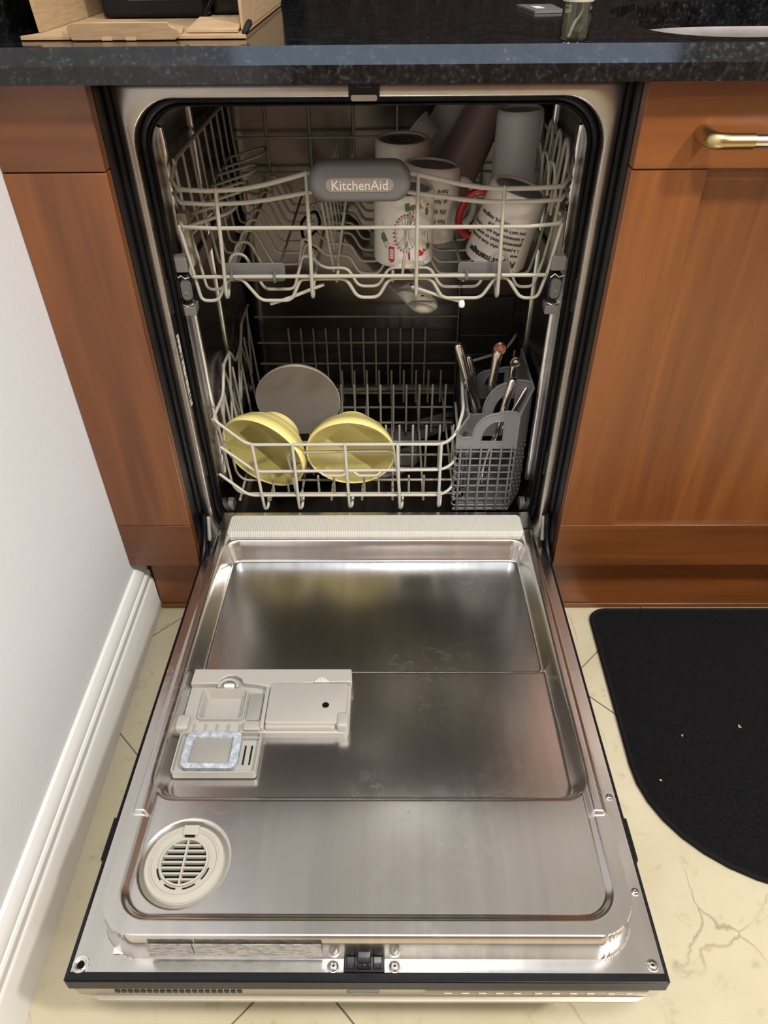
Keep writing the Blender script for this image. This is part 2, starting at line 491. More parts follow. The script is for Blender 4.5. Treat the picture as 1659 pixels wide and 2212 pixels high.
def sc(h, f): return [(cx + (x - cx) * f, cy + (y - cy) * f) for x, y in h]
mb = MB()
mb.loft([[(x, y, ZB_ - .001) for x, y in sc(hole, 1.05)], [(x, y, ZB_ - .001) for x, y in sc(hole, 1.0)], [(x, y, ZB_ - .012) for x, y in sc(hole, .99)],
         [(x, y, .72) for x, y in sc(hole, .96)], [(x, y, .703) for x, y in sc(hole, .90)], [(x, y, .70) for x, y in sc(hole, .2)]], False, True)
mb.build('basin', 'sink_steel', sk)
MB().lathe([(.03, .7005), (.04, .7005), (.042, .703), (.03, .7035), (.0, .702)], 24, cx, cy).build('drain', 'screw_steel', sk)

# ------------------------------------------------------------------ cabinets
def slab(name, x0, x1, y0, y1, z0, z1, m, parent, bv=.0012):
    return MB().box(x0, x1, y0, y1, z0, z1).build(name, m, parent, bevel=bv)
fl = thing('cabinet_filler', 'narrow cherry wood cabinet filler between the white wall and the dishwasher', 'cabinet panel', (-.366, .01, 0))
slab('top_panel', XL + .0005, -.305, 0, .0175, .7825, .8742, 'cherry_horizontal', fl)
slab('middle_panel', XL + .0005, -.305, 0, .0175, .2378, .7812, 'cherry_vertical', fl)
slab('bottom_panel', XL + .0005, -.305, 0, .0175, .1458, .2368, 'cherry_horizontal', fl)
k = slab('toe_kick', XL + .0175, -.300, .038, .05, .0005, .1455, 'cherry_horizontal', fl)
slab('trim_strip', XL + .0175, -.300, .034, .038, .0005, .011, 'cherry_horizontal', fl)
cb = thing('base_cabinet', 'cherry wood sink cabinet with drawer and panel door right of the dishwasher', 'cabinet', (.62, .2, 0))
mb = MB(); mb.box(.3085, .3245, .02, .57, .1458, .874); mb.box(.93, .946, .02, .57, .1458, .874); mb.box(.3245, .93, .02, .57, .1458, .162)
mb.build('carcass', 'cherry_vertical', cb)
dr = slab('drawer_front', .306, .946, -.002, .0185, .7825, .8735, 'cherry_horizontal', cb)
dm = slab('door_panel', .3938, .90, .0065, .0165, .236, .7815, 'cherry_vertical', cb, .0005)
slab('stile', .306, .3942, 0, .0185, .2373, .7815, 'cherry_vertical', dm, .0008)
slab('stile', .86, .946, 0, .0185, .2373, .7815, 'cherry_vertical', dm, .0008)
slab('bottom_rail', .306, .946, 0, .0185, .1458, .2367, 'cherry_horizontal', dm, .0008)
slab('toe_kick', .300, .946, .038, .05, .0005, .1455, 'cherry_horizontal', cb)
slab('trim_strip', .300, .946, .034, .038, .0005, .011, 'cherry_horizontal', cb)
hz, hy, hx = .8188, -.036, .376
p = fillet([(hx, 0, hz + .001), (hx, hy, hz), (hx + .044, hy, hz)], .02, 8)
hd = MB().tube(p, [.0100 if i < 2 else .0098 - .0016 * (i / len(p)) for i in range(len(p))], 16).build('handle', 'brass', dr)
MB().tube([(hx + .044, hy, hz), (.86, hy, hz)], .0073, 16).build('handle_bar', 'bright_steel', hd)
p = fillet([(.90, 0, hz + .001), (.90, hy, hz), (.858, hy, hz)], .02, 8)
MB().tube(p, .0078, 16).build('handle_end', 'brass', hd)

# ------------------------------------------------------------------ dishwasher
dwm = thing('dishwasher', 'built-in stainless steel dishwasher with its door lowered open', 'dishwasher', (0, .06, 0))
T_ = 0.058388
CT, ST = math.cos(T_), math.sin(T_)
def DW(x, s, n): return (x, -.02 - s * CT + n * ST, .16331 + s * ST + n * CT)
def L(x0, x1, z0, z1, r, y): return [(a, y, c) for a, c in rrect(x0, x1, z0, z1, r, 10)]
# front frame and tub
mb = MB().loft([L(-.2995, .2995, .135, .862, .003, .085), L(-.2995, .2995, .135, .862, .003, .061), L(-.2985, .2985, .136, .861, .003, .06),
                L(-.2862, .2862, .150, .8485, .056, .06), L(-.2845, .2845, .152, .8468, .055, .0615), L(-.284, .284, .152, .8463, .055, .066), L(-.2835, .2835, .153, .8458, .055, .083)])
mb.build('front_frame', 'frame_steel', dwm, smooth=50)
mb = MB().loft([L(-.2835, .2835, .153, .8458, .055, .083), L(-.282, .282, .1545, .844, .054, .0785), L(-.279, .279, .157, .842, .053, .0775), L(-.2765, .2765, .160, .839, .052, .080),
                L(-.2755, .2755, .161, .838, .051, .084), L(-.2745, .2745, .162, .8365, .05, .0815), L(-.273, .273, .163, .835, .05, .084), L(-.273, .273, .163, .835, .05, .09)])
mb.build('door_gasket', 'black_rubber', dwm, smooth=60)
mb = MB().loft([L(-.2725, .2725, .1635, .8345, .05, .086), L(-.2715, .2715, .1645, .8335, .049, .088), L(-.2735, .2735, .163, .835, .05, .096), L(-.275, .275, .155, .838, .05, .12), L(-.275, .275, .150, .838, .05, .555),
                L(-.268, .268, .157, .832, .045, .573), L(-.25, .25, .175, .815, .04, .58)], False, True)
mb.build('tub', 'tub_steel', dwm, smooth=50)
for sx in (-1, 1):
    for yy, zt in ((.145, .80), (.31, .81)):
        MB().tube([(sx * .2755, yy, zt), (sx * .2745, yy, zt - .015), (sx * .2745, yy, .24), (sx * .2755, yy, .225)], .0058, 10).build('wall_rib', 'bright_steel', dwm)
    slab('side_trim', min(sx * .3045, sx * .3078), max(sx * .3045, sx * .3078), .0186, .075, .12, .872, 'black_plastic', dwm, .0006)
    slab('side_seal', min(sx * .300, sx * .3045), max(sx * .300, sx * .3045), .046, .075, .225, .872, 'black_rubber', dwm, .001)
    # hinge arm and spring cover
    MB().tube(fillet([(sx * .2945, .045, .225), (sx * .296, .035, .19), (sx * .297, .01, .165), (sx * .297, -.02, .155)], .02), .0048, 10).build('hinge_arm', 'black_plastic', dwm)
    MB().tube([(sx * .2905, .052, .21), (sx * .292, .048, .188), (sx * .2915, .04, .172)], .0036, 8, ball=True).build('hinge_cord', 'vent_plastic', dwm)
    # sealed slots pressed in the neck of the frame
    for zz in (.60, .31):
        MB().tube([(sx * .2838, .0735, zz + .022), (sx * .2836, .0735, zz - .022)], .0028, 8, ball=True).build('frame_slot', 'black_rubber', dwm)
    # rails for the upper rack
    slab('rack_rail', min(sx * .2695, sx * .2748), max(sx * .2695, sx * .2748), .14, .53, .588, .612, 'screw_steel', dwm, .001)
slab('top_seal', -.304, .304, .05, .07, .8625, .8742, 'black_rubber', dwm, .001)
slab('lower_front_panel', -.298, .298, .07, .08, .0, .13, 'black_plastic', dwm, .001)
MB().box(-.2841, -.2837, .0665, .0785, .425, .545).build('rating_label', 'barcode_label', dwm)
# strike plate at the top of the opening
lt = slab('latch_strike', -.022, .014, .052, .062, .845, .8635, 'black_plastic', dwm, .002)
MB().loft([[(a, .0505, c) for a, c in rrect(-.019, .011, .8445, .851, .002)], [(a, .052, c) for a, c in rrect(-.019, .011, .8445, .851, .002)]], True, True).build('strike_hook', 'screw_steel', lt)
slab('strike_block', -.014, .006, .048, .053, .858, .867, 'black_plastic', lt, .001)

# ---- door
def sd_rr(x, s, x0, x1, s0, s1, r):
    qx = abs(x - (x0 + x1) / 2) - (x1 - x0) / 2 + r; qs = abs(s - (s0 + s1) / 2) - (s1 - s0) / 2 + r
    return math.hypot(max(qx, 0), max(qs, 0)) + min(max(qx, qs), 0) - r
def sm(t):
    t = min(1, max(0, t)); return t * t * (3 - 2 * t)
def sl(d, wd):       # 1 inside, 0 outside; slope of width wd lying inside the outline
    return sm(-d / wd)
def hgt(x, s):
    n = 0.040 * sl(sd_rr(x, s, -.2755, .2755, -.30, .6055, .045), .0045)
    n -= 0.0065 * sl(sd_rr(x, s, -.256, .256, .30, .5865, .036), .009)
    # raised lips of the side rails, ending short of the vent
    for sg in (-1, 1):
        n += 0.0045 * sl(sd_rr(x * sg, s, .2485, .268, -.05, .474, .004), .004)
    fB, fC = .013, .004
    tB = sl(sd_rr(x, s, -.2565, .2565, -.0235, .452, .03), .016)
    n = n * (1 - tB) + fB * tB
    tC = sl(sd_rr(x, s, -.2555, .2555, -.0235, .2465, .03), .018)
    kx = sm((.2465 - s) / .012)
    n -= (fB - fC) * tB * kx * sl(sd_rr(x, s, -.252, .252, -.02, .2465, .02), .012)
    # gentle channel at the corner by the vent
    dv = math.hypot(x + .198, s - .524)
    n -= 0.006 * sm((.0495 - dv) / .007)
    return n
def axis(a, b, fine, coarse, dense):
    out = [a]; x = a
    while x < b - 1e-9:
        st = fine if any(l <= x <= h for l, h in dense) else coarse
        x = min(b, x + st); out.append(x)
    return out
xs = axis(-.297, .297, .0014, .006, [(-.28, -.14), (.14, .28)][0:0] + [(-.28, -.222), (.222, .28), (-.25, -.145)])
ss = axis(-.100, .618, .0014, .006, [(-.03, .02), (.228, .252), (.43, .612)])
mb = MB(); nx = len(xs)
mb.v = [DW(x, s, hgt(x, s)) for s in ss for x in xs]
mb.f = [(j * nx + i, j * nx + i + 1, (j + 1) * nx + i + 1, (j + 1) * nx + i) for j in range(len(ss) - 1) for i in range(nx - 1)]
mb.build('door_liner', 'door_steel', dwm, smooth=60)
mb = MB()
mb.box(-.3000, .3000, -.085, .6262, -.019, -.0015)
mb.box(-.3000, -.2972, -.06, .6262, -.002, .0012); mb.box(.2972, .3000, -.06, .6262, -.002, .0012); mb.box(-.2972, .2972, .6185, .6262, -.002, .0012)
dp = mb.map(DW).build('door_edge_trim', 'black_plastic', dwm, bevel=.0006)
for sx in (-1, 1):
    MB().box(sx * .3008 - .0014, sx * .3008 + .0014, .455, .505, -.010, .0018).map(DW).build('edge_clip', 'black_rubber', dp)
mb = MB().loft([[DW(a, c, -.0185) for a, c in rrect(-.299, .299, -.06, .6255, .004)], [DW(a, c, -.034) for a, c in rrect(-.297, .297, -.06, .6255, .006)],
                [DW(a, c, -.0405) for a, c in rrect(-.293, .293, -.06, .6245, .01)], [DW(a, c, -.042) for a, c in rrect(-.285, .285, -.055, .628, .012)],
                [DW(a, c, -.052) for a, c in rrect(-.282, .282, -.05, .626, .012)]], True, True)
fp = mb.build('front_panel', 'fascia_metal', dwm, smooth=35)
for k in range(20):
    x = -.2545 + k * .00652
    MB().box(x, x + .0047, .6245, .6262, -.0285, -.0225).map(DW).build('vent_slot', 'black_rubber', fp)
cp = MB().loft([[DW(a, .6257, c) for a, c in rrect(.059, .284, -.0335, -.0215, .002)], [DW(a, .6262, c) for a, c in rrect(.06, .283, -.0325, -.0225, .002)]], True, True).build('control_strip', 'frame_steel', dwm)
for k in range(9):
    x = .082 + k * .0175 + (.004 if k > 4 else 0)
    MB().loft([[DW(a, .626, c) for a, c in rrect(x - .0055, x + .0055, -.031, -.0255, .002)], [DW(a, .6272, c) for a, c in rrect(x - .0050, x + .0050, -.0305, -.026, .002)]], True, True).build('button', 'button_metal', cp)
for x in (.247, .265):
    MB().loft([[DW(a, .626, c) for a, c in rrect(x - .004, x + .004, -.030, -.026, .0018)], [DW(a, .627, c) for a, c in rrect(x - .0036, x + .0036, -.0297, -.0263, .0015)]], True, True).build('indicator', 'vent_plastic', cp)
bd = MB().loft([[DW(a, .6252, c) for a, c in rrect(-.0205, .0135, -.028, -.0215, .003)], [DW(a, .6268, c) for a, c in rrect(-.0195, .0125, -.0272, -.0223, .0025)]], True, True).build('front_badge', 'grey_plastic', dwm)
v, f = text_mesh('KitchenAid', .0052, .0002, 'CENTER')
MB().add(v, f).map(lambda x, y, z: DW(-.0035 + x, .627 + z, -.0266 + y)).build('badge_lettering', 'fascia_metal', bd, smooth=0)
# white ribbed spill guard at the hinge end
MB().loft([[DW(a, c, .036) for a, c in rrect(-.2530, .2520, -.081, -.0305, .008)], [DW(a, c, .046) for a, c in rrect(-.2530, .2520, -.081, -.0305, .008)],
           [DW(a, c, .0495) for a, c in rrect(-.2505, .2495, -.0785, -.033, .007)]], True, True).build('spill_guard', 'ribbed_white', dwm)
# latch in the top edge of the door
la = MB().box(-.0225, .0185, .600, .6185, -.012, .003).map(DW).build('door_latch', 'black_plastic', dwm, bevel=.001)
MB().box(-.009, .005, .594, .617, .002, .012).map(DW).build('latch_hook', 'black_gloss', la, bevel=.0015)
MB().box(-.020, -.011, .605, .616, .002, .006).map(DW).build('latch_tooth', 'black_gloss', la, bevel=.001)
MB().box(.007, .016, .605, .616, .002, .006).map(DW).build('latch_tooth', 'black_gloss', la, bevel=.001)
def screw(x, s, r=.0052):
    o = MB().lathe([(r * 1.25, 0), (r * 1.2, .0008), (r, .001), (r * .85, .0024), (r * .45, .0032), (r * .42, .0018), (0, .0016)], 20).map(lambda a, c, d: DW(x + a, s + c, d)).build('screw', 'screw_steel', dwm)
    st = [(r * (.36 if k % 2 else .2) * math.cos(k * PI / 6), r * (.36 if k % 2 else .2) * math.sin(k * PI / 6)) for k in range(12)]
    MB().prism(st, lambda a, c, t: DW(x + a, s + c, t), .0018, .0021).build('screw_socket', 'black_rubber', o)
for x, s in ((-.033, .6125), (.0285, .6125), (.2868, .611)): screw(x, s)
for s in (.539, .427): screw(.2895, s, .0036)
o = MB().lathe([(.0085, .0), (.008, .0014), (.0065, .0012), (.006, .0003), (.005, .0012), (.0042, .0008), (.0036, -.003)], 24).map(lambda a, c, d: DW(-.2878 + a, .6118 + c, d)).build('screw_hole', 'bright_steel', dwm)
MB().lathe([(.0037, .0002), (0, .0002)], 20).map(lambda a, c, d: DW(-.2878 + a, .6118 + c, d)).build('hole_core', 'black_rubber', o)
# rating labels on the front wall of the liner
lb = MB().box(-.218, -.1725, .6056, .6061, .006, .0335).map(DW).build('specification_label', 'spec_label', dwm)
MB().box(-.1715, -.044, .6056, .6061, .006, .0335).map(DW).build('label_field', 'spec_label', lb)
MB().box(-.258, -.238, .588, .602, .0012, .0018).map(DW).build('corner_label', 'paper_white', dwm)

# ---- detergent dispenser
def plate(x0, x1, s0, s1, n0, n1, r=.004, top=.0015):
    return MB().loft([[DW(a, c, n0) for a, c in rrect(x0, x1, s0, s1, r)], [DW(a, c, n1 - top) for a, c in rrect(x0, x1, s0, s1, r)],
                      [DW(a, c, n1 - top * .3) for a, c in rrect(x0 + top * .3, x1 - top * .3, s0 + top * .3, s1 - top * .3, r)],
                      [DW(a, c, n1) for a, c in rrect(x0 + top, x1 - top, s0 + top, s1 - top, max(r - top, .0005))]], True, True)
# body with the open cup sunk in
mb = MB()
co = lambda x0, x1, s0, s1, r, n: [DW(a, c, n) for a, c in rrect(x0, x1, s0, s1, r)]
mb.loft([co(-.246, -.0285, .2535, .3515, .008, .002), co(-.246, -.0285, .2535, .3515, .008, .0225), co(-.2445, -.030, .255, .350, .007, .0235),
         co(-.2265, -.1660, .2845, .3345, .006, .0235), co(-.2265, -.1660, .2845, .3345, .006, .0285), co(-.2250, -.1675, .286, .333, .0055, .0285), co(-.2215, -.171, .291, .3305, .006, .0155)], True, True)
db = mb.build('detergent_dispenser', 'dispenser_plastic', dwm, smooth=40)
hp = [(-.2455, .2535), (-.0285, .2535), (-.0270, .2760), (-.045, .2765), (-.060, .2765), (-.085, .2775), (-.105, .2845), (-.130, .2865), (-.155, .2805), (-.175, .2775), (-.178, .270), (-.187, .2645), (-.198, .265), (-.206, .2715), (-.208, .2785), (-.2460, .2795)]
MB().prism(hp, lambda a, c, t: DW(a, c, t), .022, .0325).build('header_ridge', 'dispenser_plastic', db, bevel=.0015)
plate(-.143, -.1375, .279, .3495, .022, .0315, .002).build('divider_rib', 'dispenser_plastic', db)
ld = plate(-.1365, -.0325, .2785, .3445, .022, .0335, .004, .002).build('rinse_lid', 'dispenser_plastic', dwm)
plate(-.1365, -.0455, .340, .349, .022, .0305, .003, .003).build('lid_hinge', 'dispenser_plastic', ld)
plate(-.044, -.029, .328, .3505, .022, .036, .004, .003).build('hinge_knob', 'dispenser_plastic', ld)
MB().lathe([(.0052, .0332), (.0050, .0338), (.0036, .0336)], 24).map(lambda a, c, d: DW(-.0600 + a, .3160 + c, d)).build('sight_ring', 'dispenser_dark', ld)
MB().lathe([(.0045, .0338), (0, .0341)], 24).map(lambda a, c, d: DW(-.0600 + a, .3160 + c, d)).build('sight_glass', 'black_gloss', ld)
MB().prism([(-.079, .2775)] + [(-.079 + .022 * t / 8, .2775 - .0085 * math.sin(PI * t / 8)) for t in range(1, 8)] + [(-.057, .2775)], lambda a, c, t: DW(a, c, t), .030, .0345).build('lid_tab', 'ribbed_white', ld, bevel=.001)
MB().tube([DW(-.2075 + .0125 - .0125 * math.cos(PI * t / 10), .2815 - .012 * math.sin(PI * t / 10), .029) for t in range(11)], .0022, 8, ball=True).build('cup_latch', 'dispenser_plastic', db)
plate(-.2015, -.1870, .2755, .2815, .022, .0285, .002, .001).build('cup_latch_tab', 'paper_white', db)
plate(-.164, -.1445, .2905, .3335, .0225, .0262, .003).build('tablet_tray', 'dispenser_dark', db)
plate(-.2515, -.2345, .3285, .351, .010, .0315, .004, .003).build('hinge_block', 'dispenser_plastic', db)
for k in range(5):
    x = -.2285 + k * .0148
    plate(x, x + .0016, .3395, .3505, .022, .0262, .0006, .0004).build('hinge_rib', 'dispenser_plastic', db)
plate(-.1635, -.1420, .3375, .3505, .022, .029, .002, .001).build('hinge_catch', 'dispenser_plastic', db)
# the open flap lying towards the viewer
mb = MB()
mb.loft([co(-.2425, -.139, .353, .4115, .004, .0155), co(-.2425, -.139, .353, .4115, .004, .0275), co(-.2410, -.1405, .3545, .4100, .003, .0275), co(-.2405, -.141, .355, .4095, .003, .0205)], True, True)
fo = mb.build('dispenser_flap', 'dispenser_plastic', dwm)
mb = MB().loft([co(-.2325, -.163, .3535, .4065, .009, .020), co(-.2325, -.163, .3535, .4065, .009, .0292), co(-.2305, -.165, .3552, .4045, .008, .0298), co(-.2245, -.1725, .3605, .400, .004, .0298), co(-.2235, -.1735, .3615, .399, .003, .0285), co(-.2235, -.1735, .3615, .399, .003, .021)], closed=False)
mb.build('flap_gasket', 'limescale_gasket', fo)
plate(-.2235, -.1735, .3615, .399, .020, .0255, .003, .0008).build('flap_plate', 'dispenser_dark', fo)
for x in (-.1575, -.1495):
    MB().tube([DW(x, .370, .0208), DW(x, .396, .0208)], .0011, 8, ball=True).build('flap_slot', 'black_rubber', fo)
for y0_ in (.3535, .3605):
    MB().box(-.162, -.1405, y0_, y0_ + .0012, .0205, .0265).map(DW).build('flap_rib', 'dispenser_plastic', fo)

# ---- round vent in the door
VX, VS, VN = -.198, .524, .0275
def VM(a, c, d): return DW(VX + a, VS + c, VN + d)
ring = MB().lathe([(.0425, -.002), (.0425, .004), (.0415, .0052), (.0375, .0054), (.0365, .0066), (.0350, .0066), (.0340, .0050), (.0290, .0046), (.0262, .0046), (.0262, .0076), (.0240, .0076), (.0240, -.002)], 64, closed=True)
vr = ring.map(VM).build('door_vent', 'vent_plastic', dwm)
MB().lathe([(.0245, .0004), (0, .0004)], 40).map(VM).build('vent_backing', 'black_rubber', vr)
for k in range(7):
    c = -.0186 + k * .0062; hw = math.sqrt(max(.0238 ** 2 - c * c, 1e-6))
    MB().box(-hw, hw, c - .0011, c + .0011, .002, .0062).map(VM).build('vent_slat', 'vent_plastic', vr)
MB().box(-.0010, .0010, -.0238, .0238, .002, .0074).map(VM).build('vent_slat', 'vent_plastic', vr)
MB().box(-.0085, .0085, -.0415, -.0300, .003, .0074).map(VM).build('vent_tab', 'vent_plastic', vr, bevel=.0008)
MB().box(-.0055, .0055, -.0295, -.0280, .0046, .0079).map(VM).build('vent_notch', 'black_rubber', vr)
for k in range(4):
    a0 = math.radians(12 + k * 42)
    pts = [(.0282 * math.cos(a0 + t * .095), .0282 * math.sin(a0 + t * .095), .0047) for t in range(6)]
    MB().tube([VM(*q) for q in pts], .0009, 6).build('vent_gap', 'black_rubber', vr)

# ------------------------------------------------------------------ upper rack
WR = .0024
ur = thing('upper_rack', 'upper dishwasher rack of beige coated wire with a grey badge handle', 'dish rack', (0, .32, .585))
def wire(name, pts, parent, r=WR, m='wire_nylon', fil=.012, seg=8, closed=False):
    return MB().tube(fillet(pts, fil, 4, closed) if fil else pts, r, seg, closed, ball=not closed).build(name, m, parent, smooth=60)
RX = .2615
def rim(z0, z1, zs, back, parent):
    # z0 corner level, z1 level beside the handle
    dz_ = z1 - z0
    P = []
    if back: P += [(-RX, .55, zs + .003)]
    P += [(-RX, .15, zs), (-RX, .108, z0 + .008), (-RX + .012, .091, z0 + .001), (-.215, .088, z0), (-.19, .088, z0 + .0005), (-.165, .088, z0 + dz_ * .1), (-.135, .088, z0 + dz_ * .35), (-.105, .088, z0 + dz_ * .7), (-.081, .088, z1), (-.05, .088, z1 + .003)]
    P += [(.03, .088, z1 + .003), (.062, .088, z1 - .002), (.088, .088, z0 + dz_ * .62), (.118, .088, z0 + dz_ * .3), (.145, .088, z0 + dz_ * .1), (.174, .088, z0 + .0005), (.215, .088, z0 + .001), (RX - .012, .091, z0 + .002), (RX, .108, z0 + .009), (RX, .15, zs + .002)]
    if back: P += [(RX, .55, zs + .008)]
    return P
P = rim(.737, .7575, .762, True, ur)
MB().tube(P + [(RX - .01, .556, .770), (-RX + .01, .556, .765)], .0031, 10, True).build('top_rim', 'wire_nylon', ur, smooth=60)
MB().tube(rim(.7205, .7345, .724, False, ur), .0029, 10, ball=True).build('middle_rim', 'wire_nylon', ur, smooth=60)
MB().tube([(-RX, .15, .693), (-RX, .108, .6925), (-RX + .01, .091, .690), (-.21, .088, .6895), (.21, .088, .6895), (RX - .01, .091, .692), (RX, .108, .6955), (RX, .15, .697)], .0027, 10, ball=True).build('lower_rim', 'wire_nylon', ur, smooth=60)
wire('bottom_bar', [(-.249, .0905, .622), (.2425, .0905, .6225)], ur, .0028, fil=0)
prof = [(-.2615, .763), (-.2585, .69), (-.2505, .63), (-.2455, .5855), (-.222, .5855), (-.202, .638), (-.184, .638), (-.160, .5855), (-.116, .5855), (-.1005, .634), (-.088, .634), (-.070, .617), (-.036, .617), (-.0205, .5895),
        (.009, .5895), (.0245, .617), (.084, .617), (.1005, .588), (.156, .588), (.175, .638), (.190, .638), (.2125, .5875), (.237, .5875), (.2475, .63), (.2565, .69), (.2615, .766)]
first = [(a, c) if not (.634 <= c <= .64 and abs(a) > .15) else (a, .6185) for a, c in prof]
first = [(a, .6165) if (c == .634) else (a, c) for a, c in first]
wire('cross_wire', [(a, .0945, c) for a, c in first[1:-1]], ur, .0025, fil=.009)
cw = wire('cross_wire', [(a, 0, c) for a, c in prof], ur, .0023, fil=.009)
cw.location = (0, .135, 0)
CY = [.135 + .0505 * k for k in range(9)]
for y in CY[1:]: copy_part(cw, ur, (0, y - .135, 0))
for x, zt in ((-.2, .738), (-.081, .7575), (.062, .7545), (.174, .7385)):
    xb = x * 1.03 - .001
    wire('front_wire', [(x, .0865, zt + .001), (xb, .0865, .596), (xb, .094, .590), (xb, .115, .604), (xb, .54, .612)], ur, .0027, fil=.008)
for x in (-.138, -.05, .03, .13):
    wire('long_wire', [(x, .10, .6115), (x, .54, .6115)], ur, .0022, fil=0)
# back wall of the rack
for z in (.64, .70):
    wire('back_wire', [(-RX, .553, z), (RX, .553, z)], ur, .0024, fil=0)
bw = wire('back_upright', [(-.2, .556, .60), (-.2, .556, .768)], ur, .0024, fil=0)
for k in range(1, 6): copy_part(bw, ur, (.08 * k, 0, 0))
# upright tines left of the mugs
t0 = wire('tine', [(-.0565, .14, .611), (-.0685, .14, .706)], ur, .0019, fil=0)
for k in range(1, 8): copy_part(t0, ur, (0, .0505 * k, 0))
t1 = wire('tine', [(-.0520, .152, .611), (-.0385, .152, .69)], ur, .0019, fil=0)
for k in range(1, 9): copy_part(t1, ur, (0, .045 * k, 0))
t2 = wire('tine', [(.0435, .112, .615), (.0525, .112, .699)], ur, .0021, fil=0)
for k in range(1, 5): copy_part(t2, ur, (0, .1 * k, 0))
# hairpin tines (folding cup prongs)
h0 = wire('hairpin_tine', [(-.110, .165, .611), (-.103, .165, .648), (-.094, .165, .648), (-.083, .165, .611)], ur, .0019, fil=.008)
for k in range(1, 7): copy_part(h0, ur, (0, .055 * k, 0))
# folding cup shelf on the left, loops leaning inward
for y0, y1 in ((.118, .168), (.216, .268), (.316, .368), (.424, .482)):
    wire('shelf_loop', [(-.2625, y0, .680), (-.192, y0, .7005), (-.186, (y0 + y1) / 2, .7025), (-.192, y1, .7015), (-.2625, y1, .683)], ur, .0024, fil=.014)
wire('shelf_hinge_bar', [(-.2590, .112, .679), (-.2590, .50, .684)], ur, .0022, fil=0)
wire('shelf_stay', [(-.2600, .14, .66), (-.225, .15, .690)], ur, .0018, fil=0)
# shelf folded up on the right
for y in (.105, .155, .215, .30):
    wire('shelf_loop', [(.2495, y, .69), (.2545, y + .002, .776), (.2535, y + .017, .792), (.2545, y + .032, .774), (.2495, y + .034, .69)], ur, .0023, fil=.012)
    wire('shelf_prong', [(.2500, y + .012, .715), (.240, y + .010, .760), (.2365, y + .024, .762), (.2415, y + .036, .715)], ur, .0020, fil=.01)
wire('shelf_hinge_bar', [(.2535, .10, .702), (.2535, .40, .71)], ur, .0023, fil=0)
# clips
for x0, x1 in ((-.208, -.122), (.121, .194)):
    c = MB().loft([[(a, .101, b_) for a, b_ in rrect(x0, x1, .612, .638, .005)], [(a, .098, b_) for a, b_ in rrect(x0, x1, .612, .638, .005)]], True, True).build('shelf_clip', 'grey_plastic', ur, bevel=.0006)
    for x in (x0 + .012, x1 - .014):
        MB().tube([(x, .094, .628), (x, .0868, .6255), (x, .0862, .6195), (x, .094, .615)], .0019, 8, ball=True).build('clip_hook', 'grey_plastic', c)
for sx in (-1, 1):
    c = MB().loft([[(sx * .2605 + a, y, .655 + b_) for a, b_ in rrect(-.007, .007, -.03, .045, .003)] for y in (.118, .140)], True, True).build('height_adjuster', 'spray_beige', ur, bevel=.001)
    MB().tube([(sx * .2605, .112, .630), (sx * .258, .105, .618)], .0045, 8, ball=True).build('adjuster_lever', 'wire_nylon', c)
# rollers and rail ends at both sides
for xc, sx in ((-.2655, -1), (.2595, 1)):
    rl = MB().loft([[(xc + a, .088, .6385 + b_) for a, b_ in rrect(-.0105, .0095, -.0095, .0105, .002)], [(xc + sx * .001 + a, .112, .6385 + b_) for a, b_ in rrect(-.0085, .0085, -.0085, .009, .002)]], True, True).build('rail_stop', 'roller_grey', ur, bevel=.001)
    MB().loft([[(xc + a, .088, .5715 + b_) for a, b_ in rrect(-.0105, .0105, -.0065, .0065, .0015)], [(xc + a, .115, .5715 + b_) for a, b_ in rrect(-.009, .009, -.0055, .0055, .0015)]], True, True).build('rail_foot', 'roller_grey', rl, bevel=.001)
    MB().loft([[(xc + a, .094, .6045 + b_) for a, b_ in rrect(-.0095, .0095, -.022, .020, .0085)], [(xc + a, .116, .6045 + b_) for a, b_ in rrect(-.0095, .0095, -.022, .020, .0085)]], True, True).build('roller', 'black_plastic', rl, bevel=.002)
    MB().loft([[(xc + .001 + a, .0905, .602 + b_) for a, b_ in rrect(-.0065, .0065, -.014, .014, .006)], [(xc + .001 + a, .095, .602 + b_) for a, b_ in rrect(-.008, .008, -.0155, .0155, .0075)]], True, True).build('roller_cap', 'grey_plastic', rl)
    MB().loft([[(xc + .001 + .0030 * math.cos(t * PI / 6), y, .599 + .0030 * math.sin(t * PI / 6)) for t in range(12)] for y in (.0895, .0912)], True, True).build('roller_pin', 'roller_grey', rl)
    MB().tube([(xc - .009, .0895, .619), (xc - .003, .0895, .6245), (xc + .003, .0895, .620), (xc + .010, .0895, .622)], .0010, 6).build('spring_clip', 'bright_steel', rl)
    MB().tube([(xc - .009, .0895, .583), (xc, .0895, .578), (xc + .009, .0895, .584)], .0010, 6).build('spring_clip', 'bright_steel', rl)
